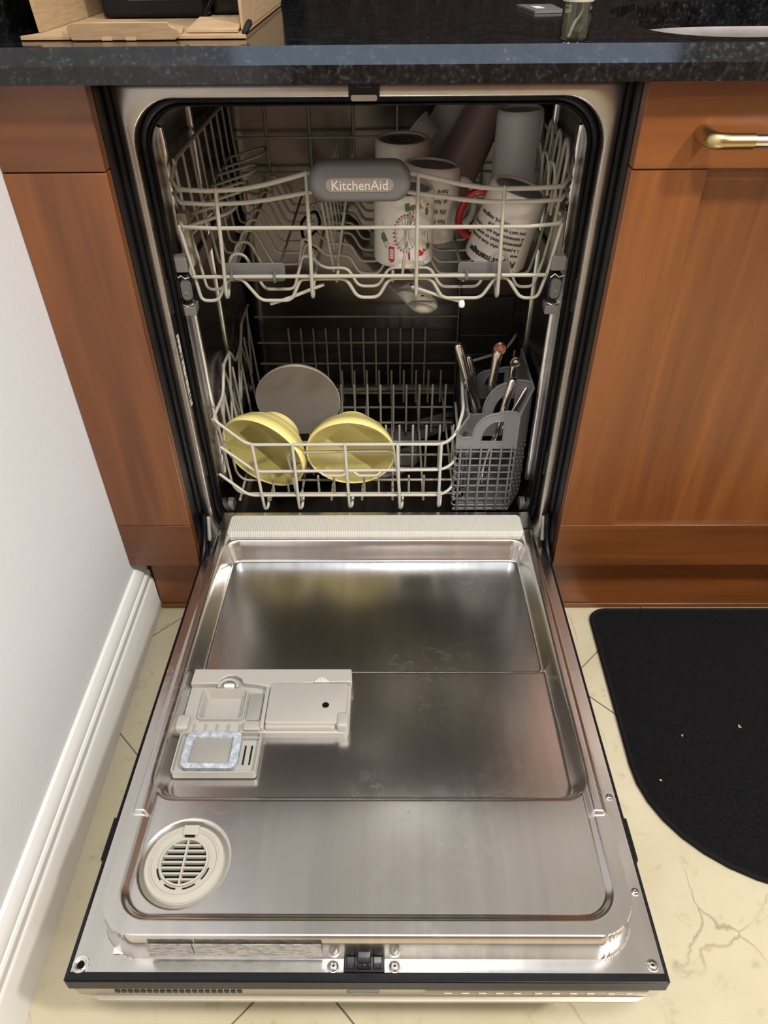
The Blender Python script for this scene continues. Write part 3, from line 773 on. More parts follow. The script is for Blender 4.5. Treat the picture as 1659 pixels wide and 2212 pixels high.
# badge handle
HX, HZ = -.0122, .7535
def hloop(w_, h_, y, dz=0): return [(HX + a, y, HZ + dz + b_) for a, b_ in rrect(-w_, w_, -h_, h_, h_ * .93, 10)]
hb = MB().loft([hloop(.058, .019, .084), hloop(.0635, .0235, .079), hloop(.0645, .0243, .071), hloop(.0640, .0238, .063), hloop(.0610, .0215, .0575), hloop(.054, .0165, .0545)], True, True).build('handle', 'grey_plastic', ur, smooth=70)
MB().loft([[(HX + .0002 + a, y, HZ - .0015 + b_) for a, b_ in rrect(-g_, g_, -h_, h_, h_ * .95, 8)] for g_, h_, y in ((.0425, .0082, .056), (.0425, .0082, .0538), (.0415, .0072, .0535))], True, True).build('badge_plate', 'badge_plate', hb)
v, f = text_mesh('KitchenAid', .0162, .0007, 'CENTER', 0.0, .0002)
MB().add(v, f).map(lambda x, y, z: (HX + .0002 + x * .98, .0533 - z, HZ - .0070 + y)).build('logo_lettering', 'letter_chrome', hb, smooth=0)
# upper spray arm hanging under the rack
sa = thing('spray_arm', 'beige plastic upper spray arm hanging below the upper rack', 'spray arm', (.005, .33, .55))
ang = math.atan2(-.21, .075)
def SA(a, c, d): return (.005 + a * math.cos(ang) - c * math.sin(ang), .33 + a * math.sin(ang) + c * math.cos(ang), .563 + d)
half = []
for k in range(13):
    t = -PI / 2 + PI * k / 12; half.append((.212 + .021 * math.cos(t), .021 * math.sin(t)))
out = half + [(.05, .028), (-.05, .028)] + [(-a, -c) for a, c in half] + [(-.05, -.028), (.05, -.028)]
ab = MB().loft([[SA(a * q, c * q2, d) for a, c in out] for q, q2, d in ((.985, .8, -.007), (1, 1, -.003), (1, 1, .001), (.98, .75, .006))], True, True).build('arm', 'spray_beige', sa)
for t in (-.196, -.15, .15, .196): MB().lathe([(.0028, .0062), (0, .0064)], 10).map(lambda a, c, d: SA(t + a, c + .004, d)).build('nozzle', 'black_rubber', ab)
wireob = MB().lathe([(.022, -.006), (.026, .0), (.026, .012), (.014, .022), (.012, .044)], 20).map(lambda a, c, d: SA(a, c, d)).build('hub', 'spray_beige', sa)
# swing link under the front of the rack with its white end knob
wire('spray_link', [(.058, .1, .602), (.105, .096, .588), (.129, .097, .5815)], ur, .0026, fil=.01)
MB().tube([(.129, .096, .5815), (.1292, .0935, .578)], [.0045, .0048], 10, ball=True).build('link_knob', 'paper_white', ur)
wire('spray_link', [(-.070, .1, .606), (-.120, .096, .588), (-.146, .097, .5795)], ur, .0026, fil=.01)

# ------------------------------------------------------------------ lower rack
lr = thing('lower_rack', 'lower dishwasher rack of pale coated wire holding the yellow bowls', 'dish rack', (0, .32, .18))
FY = .1035
LW = 'wire_white'
P = [(-.265, .5, .402), (-.265, .475, .402), (-.265, .416, .4015), (-.265, .385, .372), (-.265, .321, .368), (-.265, .288, .4055), (-.265, .231, .411), (-.265, .193, .372), (-.265, .104, .3785),
     (-.2145, FY, .3285), (.1165, FY, .3285), (.1355, FY + .004, .345), (.150, .150, .366), (.157, .30, .372), (.24, .335, .38), (.265, .36, .40), (.265, .5, .402)]
wire('top_rim', P, lr, .0028, LW, .014)
wire('middle_rim', [(-.2625, FY + .008, .318), (-.207, FY, .272), (.116, FY, .2755), (.134, FY + .006, .284), (.148, .16, .287), (.152, .30, .29)], lr, .0027, LW, .012)
wire('lower_rim', [(-.272, FY + .005, .2625), (-.2255, FY, .2195), (.116, FY, .2195), (.134, FY + .006, .230), (.145, .16, .232), (.148, .30, .235)], lr, .0027, LW, .012)
for x0, x1, hook in ((-.2065, -.2005, .19), (-.1385, -.138, .191), (-.0505, -.0475, .194), (.038, .0425, .191), (.1115, .1115, .196)):
    wire('front_wire', [(x0, FY - .0035, .3295), (x1, FY - .0035, hook), (x1 + .004, FY + .006, hook - .004), (x1 + .006, FY + .022, hook + .012)], lr, .0027, LW, .009)
wire('rack_handle', [(-.140, FY + .012, .186), (-.1515, FY + .010, .305), (.032, FY + .010, .309), (.0465, FY + .012, .184)], lr, .0027, 'wire_nylon', .012)
for xa, xb in ((-.0945, -.0505), (-.036, .0085)):
    wire('stop_loop', [(xa, FY - .002, .2715), (xa + .006, FY - .004, .266), (xb - .006, FY - .004, .266), (xb, FY - .002, .2715)], lr, .0022, LW, .005)
c0 = wire('cross_wire', [(-.265, 0, .368), (-.258, 0, .225), (-.246, 0, .207), (.246, 0, .207), (.258, 0, .225), (.265, 0, .368)], lr, .0024, 'wire_nylon', .02)
c0.location = (0, .36, 0)
for y in (.42, .48): copy_part(c0, lr, (0, y - .36, 0))
c1 = wire('cross_wire', [(-.265, 0, .372), (-.258, 0, .225), (-.246, 0, .207), (.152, 0, .207)], lr, .0024, 'wire_nylon', .02)
c1.location = (0, .125, 0)
for y in (.165, .2, .245, .29): copy_part(c1, lr, (0, y - .125, 0))
l0 = wire('long_wire', [(-.245, .11, .2045), (-.245, .53, .2045)], lr, .0023, 'wire_nylon', 0)
for x in (-.19, -.135, -.08, -.025, .03, .085, .14): copy_part(l0, lr, (x + .245, 0, 0))
for z in (.25, .30, .36):
    wire('back_wire', [(-.26, .535, z), (.26, .535, z)], lr, .0024, 'wire_nylon', 0)
for pts in ([(-.266, .104, .3785), (-.266, .15, .30), (-.266, .193, .372)], [(-.266, .12, .26), (-.266, .231, .411)], [(-.266, .20, .24), (-.266, .288, .4055)], [(-.266, .231, .40), (-.266, .30, .26), (-.266, .36, .37)], [(-.266, .30, .25), (-.266, .416, .4015)], [(-.266, .385, .37), (-.266, .45, .27), (-.266, .49, .40)]):
    wire('side_wire', pts, lr, .0023, 'wire_nylon', .008)
tn = {}
def tine(x, y, z0, z1, lean=0.0):
    k = (round(z1 - z0, 4), lean)
    if k not in tn:
        o = wire('tine', [(0, 0, 0), (0, lean, z1 - z0)], lr, .0021, 'wire_nylon', 0); tn[k] = o
    else: o = copy_part(tn[k], lr)
    o.location = (x, y, z0)
for x in (-.185, -.158, -.103, -.075, -.021, .005, .059, .086): tine(x, .1265, .205, .245)
for k in range(6): tine(.018 + k * .0245, .2, .205, .303)
for x in (-.147, -.118): tine(x, .185, .205, .295)
for k in range(10): tine(-.095 + k * .0255, .331, .205, .311)
for k in range(9): tine(-.075 + k * .026, .445, .205, .280)
for k in range(12): tine(-.19 + k * .0265, .519, .205, .340)
for sx in (-1, 1):
    MB().loft([[(sx * .262, .13 + a, .178 + b_) for a, b_ in rrect(-.013, .013, -.013, .013, .0125)], [(sx * .2715, .13 + a, .178 + b_) for a, b_ in rrect(-.013, .013, -.013, .013, .0125)]], True, True).build('rack_wheel', 'roller_grey', lr)
# lower spray arm, filter well
la2 = MB().loft([[(q * x * math.cos(.5) - y * math.sin(.5), .33 + q * x * math.sin(.5) + y * math.cos(.5), z) for x, y in out] for q, z in ((.96, .172), (1.0, .176), (1.0, .180), (.96, .185))], True, True).build('lower_spray_arm', 'grey_plastic', dwm)
for t in (-.17, -.12, -.07, .07, .12, .17):
    MB().loft([[(t * math.cos(.5) + a, .33 + t * math.sin(.5) + c, z) for a, c in rrect(-.008, .008, -.0035, .0035, .003)] for z in (.1845, .1856)], True, True).build('spray_slot', 'black_rubber', la2)
MB().lathe([(.09, .151), (.085, .158), (.05, .160), (.045, .168), (0, .170)], 32, 0, .33).build('filter', 'grey_plastic', dwm)

# ------------------------------------------------------------------ crockery in the lower rack
def bowl(label, loc, R, yaw, tip, group=None):
    t = thing('bowl', label, 'bowl', loc, group)
    # local: axis along +z from the rim plane (z=0) to the foot
    pr = [(R - .004, .0015), (R - .0015, -.0005), (R, .0015), (R - .001, .009), (R * .945, .019), (R * .915, .0205), (R * .84, .034), (R * .70, .047), (R * .56, .0535), (R * .505, .0555), (R * .49, .058), (R * .485, .068), (R * .46, .0705), (R * .43, .068), (R * .41, .060), (0, .060)]
    MB().lathe(pr, 64).build('outer_shell', 'yellow_melamine', t, local=True, smooth=60)
    MB().lathe([(R - .004, .0015), (R * .945, .010), (R * .895, .020), (R * .76, .037), (R * .55, .049), (R * .3, .054), (0, .055)], 64).build('inner_surface', 'yellow_melamine', t, local=True, smooth=60)
    d = Vector((math.sin(yaw) * math.cos(tip), math.cos(yaw) * math.cos(tip), math.sin(tip)))
    t.rotation_euler = d.to_track_quat('Z', 'Y').to_euler()
    return t
bowl('yellow bowl at the left of the lower rack, tilted over towards the left', (-.1985, .134, .2880), .0798, math.radians(22), math.radians(11))
bowl('yellow bowl in the middle of the lower rack, opening straight to the front', (-.0435, .131, .2885), .0785, math.radians(1), math.radians(12))
t = thing('serving_bowl', 'shallow taupe bowl with a dark line drawing, standing behind the yellow bowls', 'bowl', (-.146, .262, .3170))
pr = [(.0775, .0), (.079, .002), (.076, .010), (.055, .020), (.036, .0245), (.035, .027), (0, .027)]
MB().lathe(pr + [], 64).build('underside', 'taupe_ceramic', t, local=True)
MB().lathe([(.0775, .0), (.070, .007), (.050, .0165), (.034, .0205), (.031, .0225), (0, .0228)], 64).build('inner_face', 'taupe_ceramic', t, local=True)
def TB(r, a):
    zz = .0235 - .0235 * max(0, (r - .03) / .0475) ** 1.35
    return (r * math.cos(a), r * math.sin(a), min(zz, .0225) - .0012)
# leaf outline near the rim
pts = [TB(.067 + .0035 * math.sin(k * .9), math.radians(62 - k * 7)) for k in range(13)]
MB().tube(pts, .0008, 6).build('leaf_line', 'ink_grey', t, local=True)
pts = [TB(.0745, math.radians(62 - k * 7)) if 0 < k < 12 else TB(.067, math.radians(62 - k * 7)) for k in range(13)]
MB().tube(pts, .0007, 6).build('leaf_line', 'ink_grey', t, local=True)
Q = Matrix(((1, 0, 0), (0, .10, .995), (0, .995, -.10))).to_4x4()      # local z -> into the rack, local y -> up
t.rotation_euler = Q.to_3x3().to_euler() if False else (math.radians(-84), 0, 0)
t.scale = (1, 1, 1)

# ------------------------------------------------------------------ cutlery basket
bk = thing('cutlery_basket', 'grey plastic cutlery basket at the right front of the lower rack', 'cutlery basket', (.2, .16, .18))
BL = [(.137, .109), (.2385, .109), (.266, .160), (.266, .30), (.162, .30), (.162, .150)]
def bx_(x, z): return x
zb, zm = .181, .3185
GB = 'grey_basket'
mb = MB().loft([[(x, y, z) for x, y in BL] for z in (.1795, .1845)], True, True)
mb.build('base', GB, bk, bevel=.001)
mb = MB().lathe([(.032, .170), (.034, .174), (.034, .180)], 24, .205, .165); mb.build('foot', GB, bk)
# grids: front, left return, dimpled right side
for k in range(6):
    x = .1455 + k * .0172
    MB().tube([(x + .004 * (1 - (zm - z) / (zm - zb)) * 0, .1075, z) for z in (zm + .002, zb + .001)], .00175, 8, ball=True).build('grid_bar', GB, bk)
for k in range(9):
    z = .1925 + k * .0146
    MB().tube(fillet([(.1385, .125, z), (.1365, .112, z), (.1395, .109, z), (.2355, .109, z), (.2405, .116, z)], .004), .00145, 8, ball=True).build('grid_bar', GB, bk)
for k in range(3):
    x, y = .1375 + .0083 * (k + 1), .109 + .0137 * (k + 1)
    MB().tube([(x, y, zb), (x, y, zm + .003)], .0016, 8).build('grid_bar', GB, bk)
for k in range(5):
    z = .2 + k * .026
    MB().tube([(.1395, .112, z), (.162, .150, z), (.162, .29, z)], .0014, 8).build('grid_bar', GB, bk)
def wallq(p0, p1, z0, z1a, z1b, th=.0022):
    d = Vector((p1[0] - p0[0], p1[1] - p0[1], 0)).normalized(); nn = Vector((-d.y, d.x, 0)) * th
    return MB().add([(p0[0], p0[1], z0), (p1[0], p1[1], z0), (p1[0], p1[1], z1b), (p0[0], p0[1], z1a), (p0[0] + nn.x, p0[1] + nn.y, z0), (p1[0] + nn.x, p1[1] + nn.y, z0), (p1[0] + nn.x, p1[1] + nn.y, z1b), (p0[0] + nn.x, p0[1] + nn.y, z1a)],
                    [(0, 1, 2, 3), (7, 6, 5, 4), (0, 4, 5, 1), (1, 5, 6, 2), (2, 6, 7, 3), (3, 7, 4, 0)])
sw = wallq((.2385, .109), (.266, .160), zb, .383, .400).build('side_wall', GB, bk, bevel=.0008)
wallq((.266, .160), (.266, .30), zb, .400, .400).build('side_wall', GB, bk, bevel=.0008)
dmesh = None
for r_ in range(9):
    for c_ in range(4):
        u = (c_ + .5 + (.25 if r_ % 2 else -.25)) / 4
        x, y, z = .2385 + .0275 * u, .109 + .051 * u, .196 + r_ * .0135
        if dmesh is None:
            dmesh = MB().lathe([(.0020, 0), (.0016, .0009), (.0006, .0015), (0, .0016)], 8).map(lambda a, c, d: (-d * -.88, -a * .0 + a * 0 - d * .475, c)).build('dimple', GB, sw)
            MBd = MB().lathe([(.0020, 0), (.0016, .0009), (.0006, .0015), (0, .0016)], 8).map(lambda a, c, d: (a * .475 + d * .88, a * .88 - d * .475, c))
            bpy.data.meshes.remove(dmesh.data)
            dmesh = MBd.build('dimple', GB, sw)
            dmesh.location = (x, y, z)
        else:
            q = dmesh.copy(); C.objects.link(q); q.parent = sw; q.location = (x, y, z)
# shaped top band with a D handle, one per compartment
def band(name, fx, y0, z0, zl, zh, x0, x1):
    """vertical plate in the x-z plane at fx(x)->y with a raised arch holding a D-shaped hole"""
    W = x1 - x0
    outl = [(x0, z0), (x1, z0), (x1, zh - .002)]
    outl += [(x0 + W * (.62 + .36 * (1 - k / 8)), zh + .004 * math.sin(PI * k / 8)) for k in range(1, 8)]
    for k in range(9):
        a = math.radians(90 + 90 * k / 8); outl.append((x0 + W * .64 + W * .38 * math.cos(a), zl + (zh - zl) * math.sin(a)))
    outl += [(x0 + W * .10, zl - .001), (x0 + W * .03, zl + .003), (x0, zl + .010)]
    hol = []
    hx0, hx1, hz0, hz1 = x0 + W * .40, x0 + W * .76, z0 + (zl - z0) * .62, zh - (zh - zl) * .30
    hol += [(hx1, hz0), (hx1, hz1)]
    for k in range(7):
        a = math.radians(90 + 90 * k / 6); hol.append((hx0 + (hx1 - hx0) * .75 + (hx1 - hx0) * .75 * math.cos(a), hz0 + .006 + (hz1 - hz0 - .006) * math.sin(a)))
    hol += [(hx0, hz0)]
    bm = bmesh.new()
    def loopv(pl, y_): return [bm.verts.new((a, fx(a) + y_, c)) for a, c in pl]
    for yy, fl_ in ((0, False),):
        vo, vh = loopv(outl, 0), loopv(hol, 0)
        eo = [bm.edges.new((vo[i], vo[(i + 1) % len(vo)])) for i in range(len(vo))]
        eh = [bm.edges.new((vh[i], vh[(i + 1) % len(vh)])) for i in range(len(vh))]
        bmesh.ops.triangle_fill(bm, use_beauty=True, use_dissolve=False, edges=eo + eh)
    ge = bmesh.ops.extrude_face_region(bm, geom=list(bm.faces))
    for e_ in ge['geom']:
        if isinstance(e_, bmesh.types.BMVert): e_.co.y += .003
    mbx = MB(); bm.verts.index_update()
    mbx.v = [tuple(v_.co) for v_ in bm.verts]; mbx.f = [tuple(v_.index for v_ in f_.verts) for f_ in bm.faces]; bm.free()
    o = mbx.build(name, GB, bk, smooth=30)
    MB().tube([(a, fx(a) + .001, c) for a, c in outl[2:]], .0022, 8, ball=True).build('rim_bead', GB, o)
    MB().tube([(a, fx(a) + .001, c) for a, c in hol], .0018, 8, True).build('hole_bead', GB, o)
    return o
band('front_band', lambda x: .108, .108, zm - .003, .338, .384, .137, .2395)
band('middle_band', lambda x: .168 + (x - .155) * .05, .16, .300, .345, .405, .158, .266)
band('back_band', lambda x: .298, .298, .300, .345, .362, .162, .266)
MB().tube([(.1375, .1095, .348), (.1600, .150, .352), (.160, .29, .362)], .0024, 8, ball=True).build('side_rim', GB, bk)
MB().tube([(.2385, .109, .383), (.266, .160, .401), (.266, .30, .402)], .0024, 8, ball=True).build('side_rim', GB, bk)
wallq((.1375, .1095), (.160, .150), .316, .348, .352).build('side_wall', GB, bk, bevel=.0008)
wallq((.160, .150), (.160, .29), .300, .352, .362).build('side_wall', GB, bk, bevel=.0008)

# ------------------------------------------------------------------ cutlery
def cutlery(name, label, pts, radii, flat, m='cutlery_silver', knob=None, head=None):
    t = thing(name, label, name.split('_')[-1], pts[0])
    mb = MB().tube(pts, [q * 1.15 for q in radii], 12, ball=True)
    o = mb.build('handle', m, t, smooth=60)
    if knob:
        c, r = knob
        MB().lathe([(0, -r * .55), (r * .6, -r * .45), (r * .95, -r * .1), (r, .0), (r * .8, r * .3), (r * .5, r * .25), (r * .45, r * .42), (0, r * .5)], 20).map(lambda a, b_, d: (c[0] + a, c[1] - d * .8, c[2] + b_)).build('finial', 'copper_tint' if head else 'cutlery_silver', t)
    return t
P2 = lambda a, b_, n=9: [tuple(a[i] + (b_[i] - a[i]) * k / (n - 1) for i in range(3)) for k in range(n)]
# knife, dark polished, leaning left
cutlery('table_knife', 'polished knife leaning far left out of the cutlery basket', P2((.186, .235, .300), (.1425, .225, .4470)), [.0052, .006, .0064, .0066, .0068, .007, .0072, .0074, .0070], 1)
t_ = P2((.192, .250, .31), (.166, .262, .405)); cutlery('dinner_knife', 'dull knife just behind the polished left-leaning knife', t_, [.003, .0034, .0036, .0038, .0042, .005, .0058, .0062, .005], 1)
t_ = P2((.1975, .214, .300), (.2105, .220, .4400)); cutlery('serving_fork', 'ornate silver fork handle ending in a coppery round finial', t_, [.0028, .0030, .0034, .0042, .0056, .0064, .0062, .0072, .0090], 1, knob=((.2120, .214, .4470), .0118), head=True)
t_ = P2((.2060, .145, .300), (.2305, .170, .4090)); cutlery('table_spoon', 'bright ornate silver spoon handle standing in the front compartment', t_, [.0042, .0040, .0038, .0044, .0052, .0056, .0056, .0066, .0070], 1)
t_ = P2((.2300, .205, .300), (.2400, .215, .4200)); cutlery('dessert_fork', 'scroll-topped silver fork handle behind the bright spoon', t_, [.0028, .0030, .0032, .0034, .0036, .0042, .005, .006, .0070], 1, knob=((.2405, .209, .4240), .0098))
t_ = P2((.2200, .150, .330), (.2560, .172, .3950)); cutlery('tea_spoon', 'small spoon handle peeping over the right rim of the basket', t_, [.002, .0022, .0024, .0026, .0028, .003, .0034, .0038, .003], 1)
# fork tines visible through the front grid
t = thing('dinner_fork', 'fork with its tines down behind the front grid of the basket', 'fork', (.188, .128, .186))
for k in range(4): MB().tube([(.181 + k * .0052, .128, .188), (.181 + k * .0052, .129, .225), (.1865 + k * .0012, .131, .244)], .0014, 8, ball=True).build('prong', 'cutlery_silver', t)
MB().tube([(.1885, .131, .240), (.194, .134, .275), (.205, .142, .318)], [.0042, .0024, .003], 10, ball=True).build('handle', 'cutlery_silver', t)
# dark oven tray standing in the right of the rack
t = thing('oven_tray', 'black oven tray standing upright behind the cutlery basket', 'tray', (.21, .37, .21))
TA = lambda a, c, d: (.2085 + a, .372 + .10 * (c - .1) + d, .209 + c)
lp_ = lambda x, z0, z1, r, d: [TA(a, c, d) for a, c in rrect(-x, x, z0, z1, r)]
pan = MB().loft([lp_(.056, .0, .30, .012, -.018), lp_(.0535, .0025, .2975, .011, -.019), lp_(.049, .012, .288, .010, .0), lp_(.050, .011, .289, .010, .0025), lp_(.056, .0, .30, .012, -.0155)], False, False)
pan.build('pan_rim', 'tray_black', t)
pl_ = MB().loft([lp_(.0495, .0115, .2885, .010, .0), lp_(.0495, .0115, .2885, .010, .0025)], True, True).build('pan_base', 'tray_black', t)
for k in range(7):
    MB().tube([TA(-.046, .03 + k * .038, -.0005), TA(.046, .03 + k * .038, -.0005)], .0022, 6, ball=True).build('pan_rib', 'tray_black', t)

# ------------------------------------------------------------------ mugs and beakers in the upper rack
def pose(t, loc, lean_x=0, lean_y=0, spin=0, invert=True):
    m_ = Matrix.Rotation(math.radians(lean_x), 4, 'Y') @ Matrix.Rotation(math.radians(lean_y), 4, 'X')
    if invert: m_ = m_ @ Matrix.Rotation(PI, 4, 'Y')
    m_ = m_ @ Matrix.Rotation(math.radians(spin), 4, 'Z')
    t.rotation_euler = m_.to_euler(); t.location = loc
def mug(label, r0, r1, h, handle_ang, handle_mat='white_ceramic', inner='white_ceramic', base='mug_base'):
    """local: base at z=0, mouth at z=h; r0 base radius, r1 mouth radius"""
    t = thing('mug', label, 'mug', (0, 0, 0), 'mugs in the upper rack')
    MB().lathe([(r0 * .80, .0030), (r0 * .84, .0), (r0 * .93, .0), (r0 * .985, .003), (r0, .009), (r1, h - .002), (r1 - .001, h), (r1 - .003, h - .001), (r0 - .003, .010), (r0 * .8, .006), (0, .0055)], 56).build('body', 'white_ceramic', t, local=True, smooth=50)
    MB().lathe([(r0 * .805, .0028), (0, .0028)], 40).build('base', base, t, local=True)
    ca, sa_ = math.cos(handle_ang), math.sin(handle_ang)
    rm = (r0 + r1) / 2 - .002
    pts = [(rm, h * .80), (rm + .014, h * .815), (rm + .026, h * .70), (rm + .029, h * .5), (rm + .024, h * .30), (rm + .010, h * .19), (rm - .001, h * .20)]
    pts = fillet([(a * ca, a * sa_, c) for a, c in pts], .012, 4)
    MB().tube(pts, .0055, 12).build('handle', handle_mat, t, local=True, smooth=60)
    return t
def onmug(t, vf, r0, r1, h, u0, z0, name, m, lift=.00035, parent=None):
    """flat outline (u to the right, v up) wrapped round the front of the mug"""
    mb_ = MB().add(*vf)
    def w_(x, y, z):
        zz = z0 + y; rad = r0 + (r1 - r0) * zz / h + lift + max(z, 0)
        a = -PI / 2 + (u0 + x) / rad
        return (rad * math.cos(a), rad * math.sin(a), zz)
    return mb_.map(w_).build(name, m, parent or t, smooth=0, local=True, fix=False)
def disc(cx_, cy_, r, n=12): return [(cx_ + r * math.cos(2 * PI * k / n), cy_ + r * math.sin(2 * PI * k / n)) for k in range(n)]
def flat(polys):
    vs, fs = [], []
    for p_ in polys:
        k = len(vs); vs += [(a, c, 0) for a, c in p_]; fs.append(tuple(range(k, k + len(p_))))
    return vs, fs
def stroke(p0, p1, w_):
    d = Vector((p1[0] - p0[0], p1[1] - p0[1])); n_ = Vector((-d.y, d.x)).normalized() * w_ / 2
    return [(p0[0] + n_.x, p0[1] + n_.y), (p0[0] - n_.x, p0[1] - n_.y), (p1[0] - n_.x, p1[1] - n_.y), (p1[0] + n_.x, p1[1] + n_.y)]
def path_strokes(pts, w_): return [stroke(pts[i], pts[i + 1], w_) for i in range(len(pts) - 1)]

# --- printed mug with the big wheel (upside down)
R0, R1, H = .0435, .0442, .099
t = mug('white mug printed with a big wheel and red phone box behind the badge handle', R0, R1, H, math.radians(60))
rnd = random.Random(3)
cxw, czw, rw = -.003, .0425 - .0, .0235     # wheel centre (mug-local u to the right, v up from the base)
czw = .050
el = lambda a, q=1.0: (cxw + .017 * q * math.cos(a), czw + .0235 * q * math.sin(a))
ring_ = []
for k in range(32):
    a, b_ = 2 * PI * k / 32, 2 * PI * (k + 1) / 32
    ring_.append([el(a), el(a, .93), el(b_, .93), el(b_)])
onmug(t, flat(ring_), R0, R1, H, 0, 0, 'wheel_rim', 'ink_blue')
sp_ = [stroke(el(2 * PI * k / 18, .05), el(2 * PI * k / 18, .93), .0006) for k in range(18)]
sp_ += path_strokes([el(0, 0), (cxw - .005, czw - .030)], .0013) + path_strokes([el(0, 0), (cxw - .010, czw - .030)], .0013)
onmug(t, flat(sp_), R0, R1, H, 0, 0, 'wheel_spokes', 'ink_grey')
pods = [disc(*el(math.radians(-80 + 180 + 20 - k * 13 - 90 + 60), 1.09), .0015, 8) for k in range(18)]
reds = pods + [disc(cxw - .015 + rnd.uniform(-.008, .012), .014 + rnd.uniform(-.002, .004), .0015, 8) for k in range(7)]
reds += [disc(-.026 + rnd.uniform(-.010, .010), .0800 + rnd.uniform(-.0045, .0025), .0017, 8) for k in range(18)]
reds += [[(.0145, .0690), (.0235, .0690), (.0235, .0895), (.0190, .0925), (.0145, .0895)][::1], [(-.0085, .0765), (-.0050, .0765), (-.0050, .0825), (-.0085, .0825)]]
onmug(t, flat(reds), R0, R1, H, 0, 0, 'red_print', 'ink_red')
gr = []
for c_, n_, sxx, szz in (((-.014, .0155), 26, .012, .0045), ((-.0335, .022), 14, .0035, .0065), ((.0315, .058), 14, .0032, .006), ((-.0395, .073), 14, .0025, .006)):
    for k in range(n_): gr.append(disc(c_[0] + rnd.gauss(0, sxx * .5), c_[1] + rnd.gauss(0, szz * .5), rnd.uniform(.0016, .0030), 7))
onmug(t, flat(gr), R0, R1, H, 0, 0, 'green_print', 'ink_green', .00022)
bl = path_strokes([(.033, .064), (.030, .070), (.024, .065), (.014, .0655), (.005, .064)], .0012) + [[(-.0085, .070), (-.0050, .070), (-.0050, .0765), (-.0085, .0765)]]
onmug(t, flat(bl), R0, R1, H, 0, 0, 'blue_print', 'ink_blue', .0002)
gy = [[(.0160 + i * .0021, .0725 + j * .0036), (.0176 + i * .0021, .0725 + j * .0036), (.0176 + i * .0021, .0754 + j * .0036), (.0160 + i * .0021, .0754 + j * .0036)] for i in range(3) for j in range(4)]
onmug(t, flat(gy), R0, R1, H, 0, 0, 'phone_box_window', 'white_ceramic', .0005)
bk_ = path_strokes([(-.018, .0905), (-.026, .0925), (-.034, .0915), (-.039, .088)], .0005) + path_strokes([(-.030, .0925), (-.030, .0965), (-.033, .0965)], .0005) + path_strokes([(.033, .052), (.0325, .042), (.035, .036)], .0005) + path_strokes([(-.0385, .066), (-.037, .056), (-.040, .05)], .0006)
bk_ += path_strokes([(-.022, .048), (-.028, .044), (-.026, .054), (-.033, .050), (-.030, .058)], .0005) + path_strokes([(.0240, .0735), (.0275, .070), (.0300, .0725)], .0005) + [[(-.0088, .0825), (-.0060, .0825), (-.0060, .0865), (-.0080, .0870)]]
onmug(t, flat(bk_), R0, R1, H, 0, 0, 'line_print', 'ink_black')
pose(t, (.0465, .1755, .7165), 0, 1)

# --- mug with hand lettering
R0, R1, H = .0440, .0450, .104
t = mug('white mug with small hand lettering, second from the front, right of the badge handle', R0, R1, H, math.radians(180))
for i, ln in enumerate(('No matter what', 'life throws at you', 'at least you don\'t', 'have ugly children')):
    onmug(t, text_mesh(ln, .0100, 0, 'LEFT', .15, .00012), R0, R1, H, -.027, .0745 - i * .0140 - .006, 'lettering', 'ink_black')
pose(t, (.0890, .2550, .7280), 4, -2)
v_ = disc(0, 0, .004)
# --- mug at the back, base with a printed ring
R0, R1, H = .0432, .0437, .098
t = mug('plain white mug standing upside down at the back with a ring mark on its base', R0, R1, H, math.radians(100))
rg = MB().lathe([(.0185, .0026), (.0185, .0022), (.0170, .0022), (.0170, .0026)], 40, closed=True).build('maker_mark', 'ink_black', t, local=True)
MB().add(*flat([stroke((-.006, -.007), (-.006, .007), .002), stroke((.006, -.007), (.006, .007), .002), stroke((-.006, 0), (.006, 0), .002), stroke((.011, -.006), (.011, .004), .0018)])).map(lambda x, y, z: (x, y, .0022)).build('maker_mark', 'ink_black', t, local=True, smooth=0)
pose(t, (.0461, .3360, .7450), 0, 2)
# --- project manager mug with a red handle
R0, R1, H = .0430, .0465, .108
t = mug('white mug with bold printed text and a red handle, leaning at the right front', R0, R1, H, math.radians(8), 'red_ceramic')
lines = [('Project manager', .0125, .093, .0005), ('noun', .0062, .0830, .0001), ('1. a person who does precision', .0072, .0745, .0001), ('guesswork based on unreliable', .0072, .0660, .0001), ('2. someone who solves a problem', .0072, .0575, .0001), ('you can\'t understand', .0072, .0490, .0001), ('see also: Wizard, magician', .0076, .0395, .0001)]
for ln, sz, z_, bd_ in lines:
    onmug(t, text_mesh(ln, sz, 0, 'LEFT', 0, bd_ + .0001), R0, R1, H, -.0235, z_ - .003, 'lettering', 'ink_black')
pose(t, (.2110, .1850, .7130), 14, 5)

def beaker(name, label, r0, r1, h, m, group=None):
    t = thing(name, label, 'cup', (0, 0, 0), group)
    MB().lathe([(0, .004), (r0 * .82, .004), (r0 * .90, .0), (r0 * .98, .003), (r0, .008), (r1, h - .003), (r1 + .001, h), (r1 - .0012, h), (r0 - .002, .010), (r0 * .8, .0065), (0, .0065)], 48).build('body', m, t, local=True, smooth=50)
    return t
t = beaker('beaker', 'tall frosted plastic beaker standing upside down behind the red-handled mug', .0355, .0425, .125, 'frosted_plastic')
pose(t, (.2245, .3300, .7860), -3, 0)
t = beaker('beaker', 'clear frosted beaker leaning to the right, left of the upright frosted beaker', .033, .040, .135, 'frosted_plastic')
pose(t, (.1680, .5000, .8020), 27, 0)
t = beaker('beaker', 'reddish plastic beaker leaning between the frosted beakers', .032, .041, .175, 'pink_plastic')
pose(t, (.2000, .4250, .8000), 26, 0)
t = thing('food_container', 'small clear ribbed plastic pot tipped over behind the mugs', 'container', (.105, .42, .72))
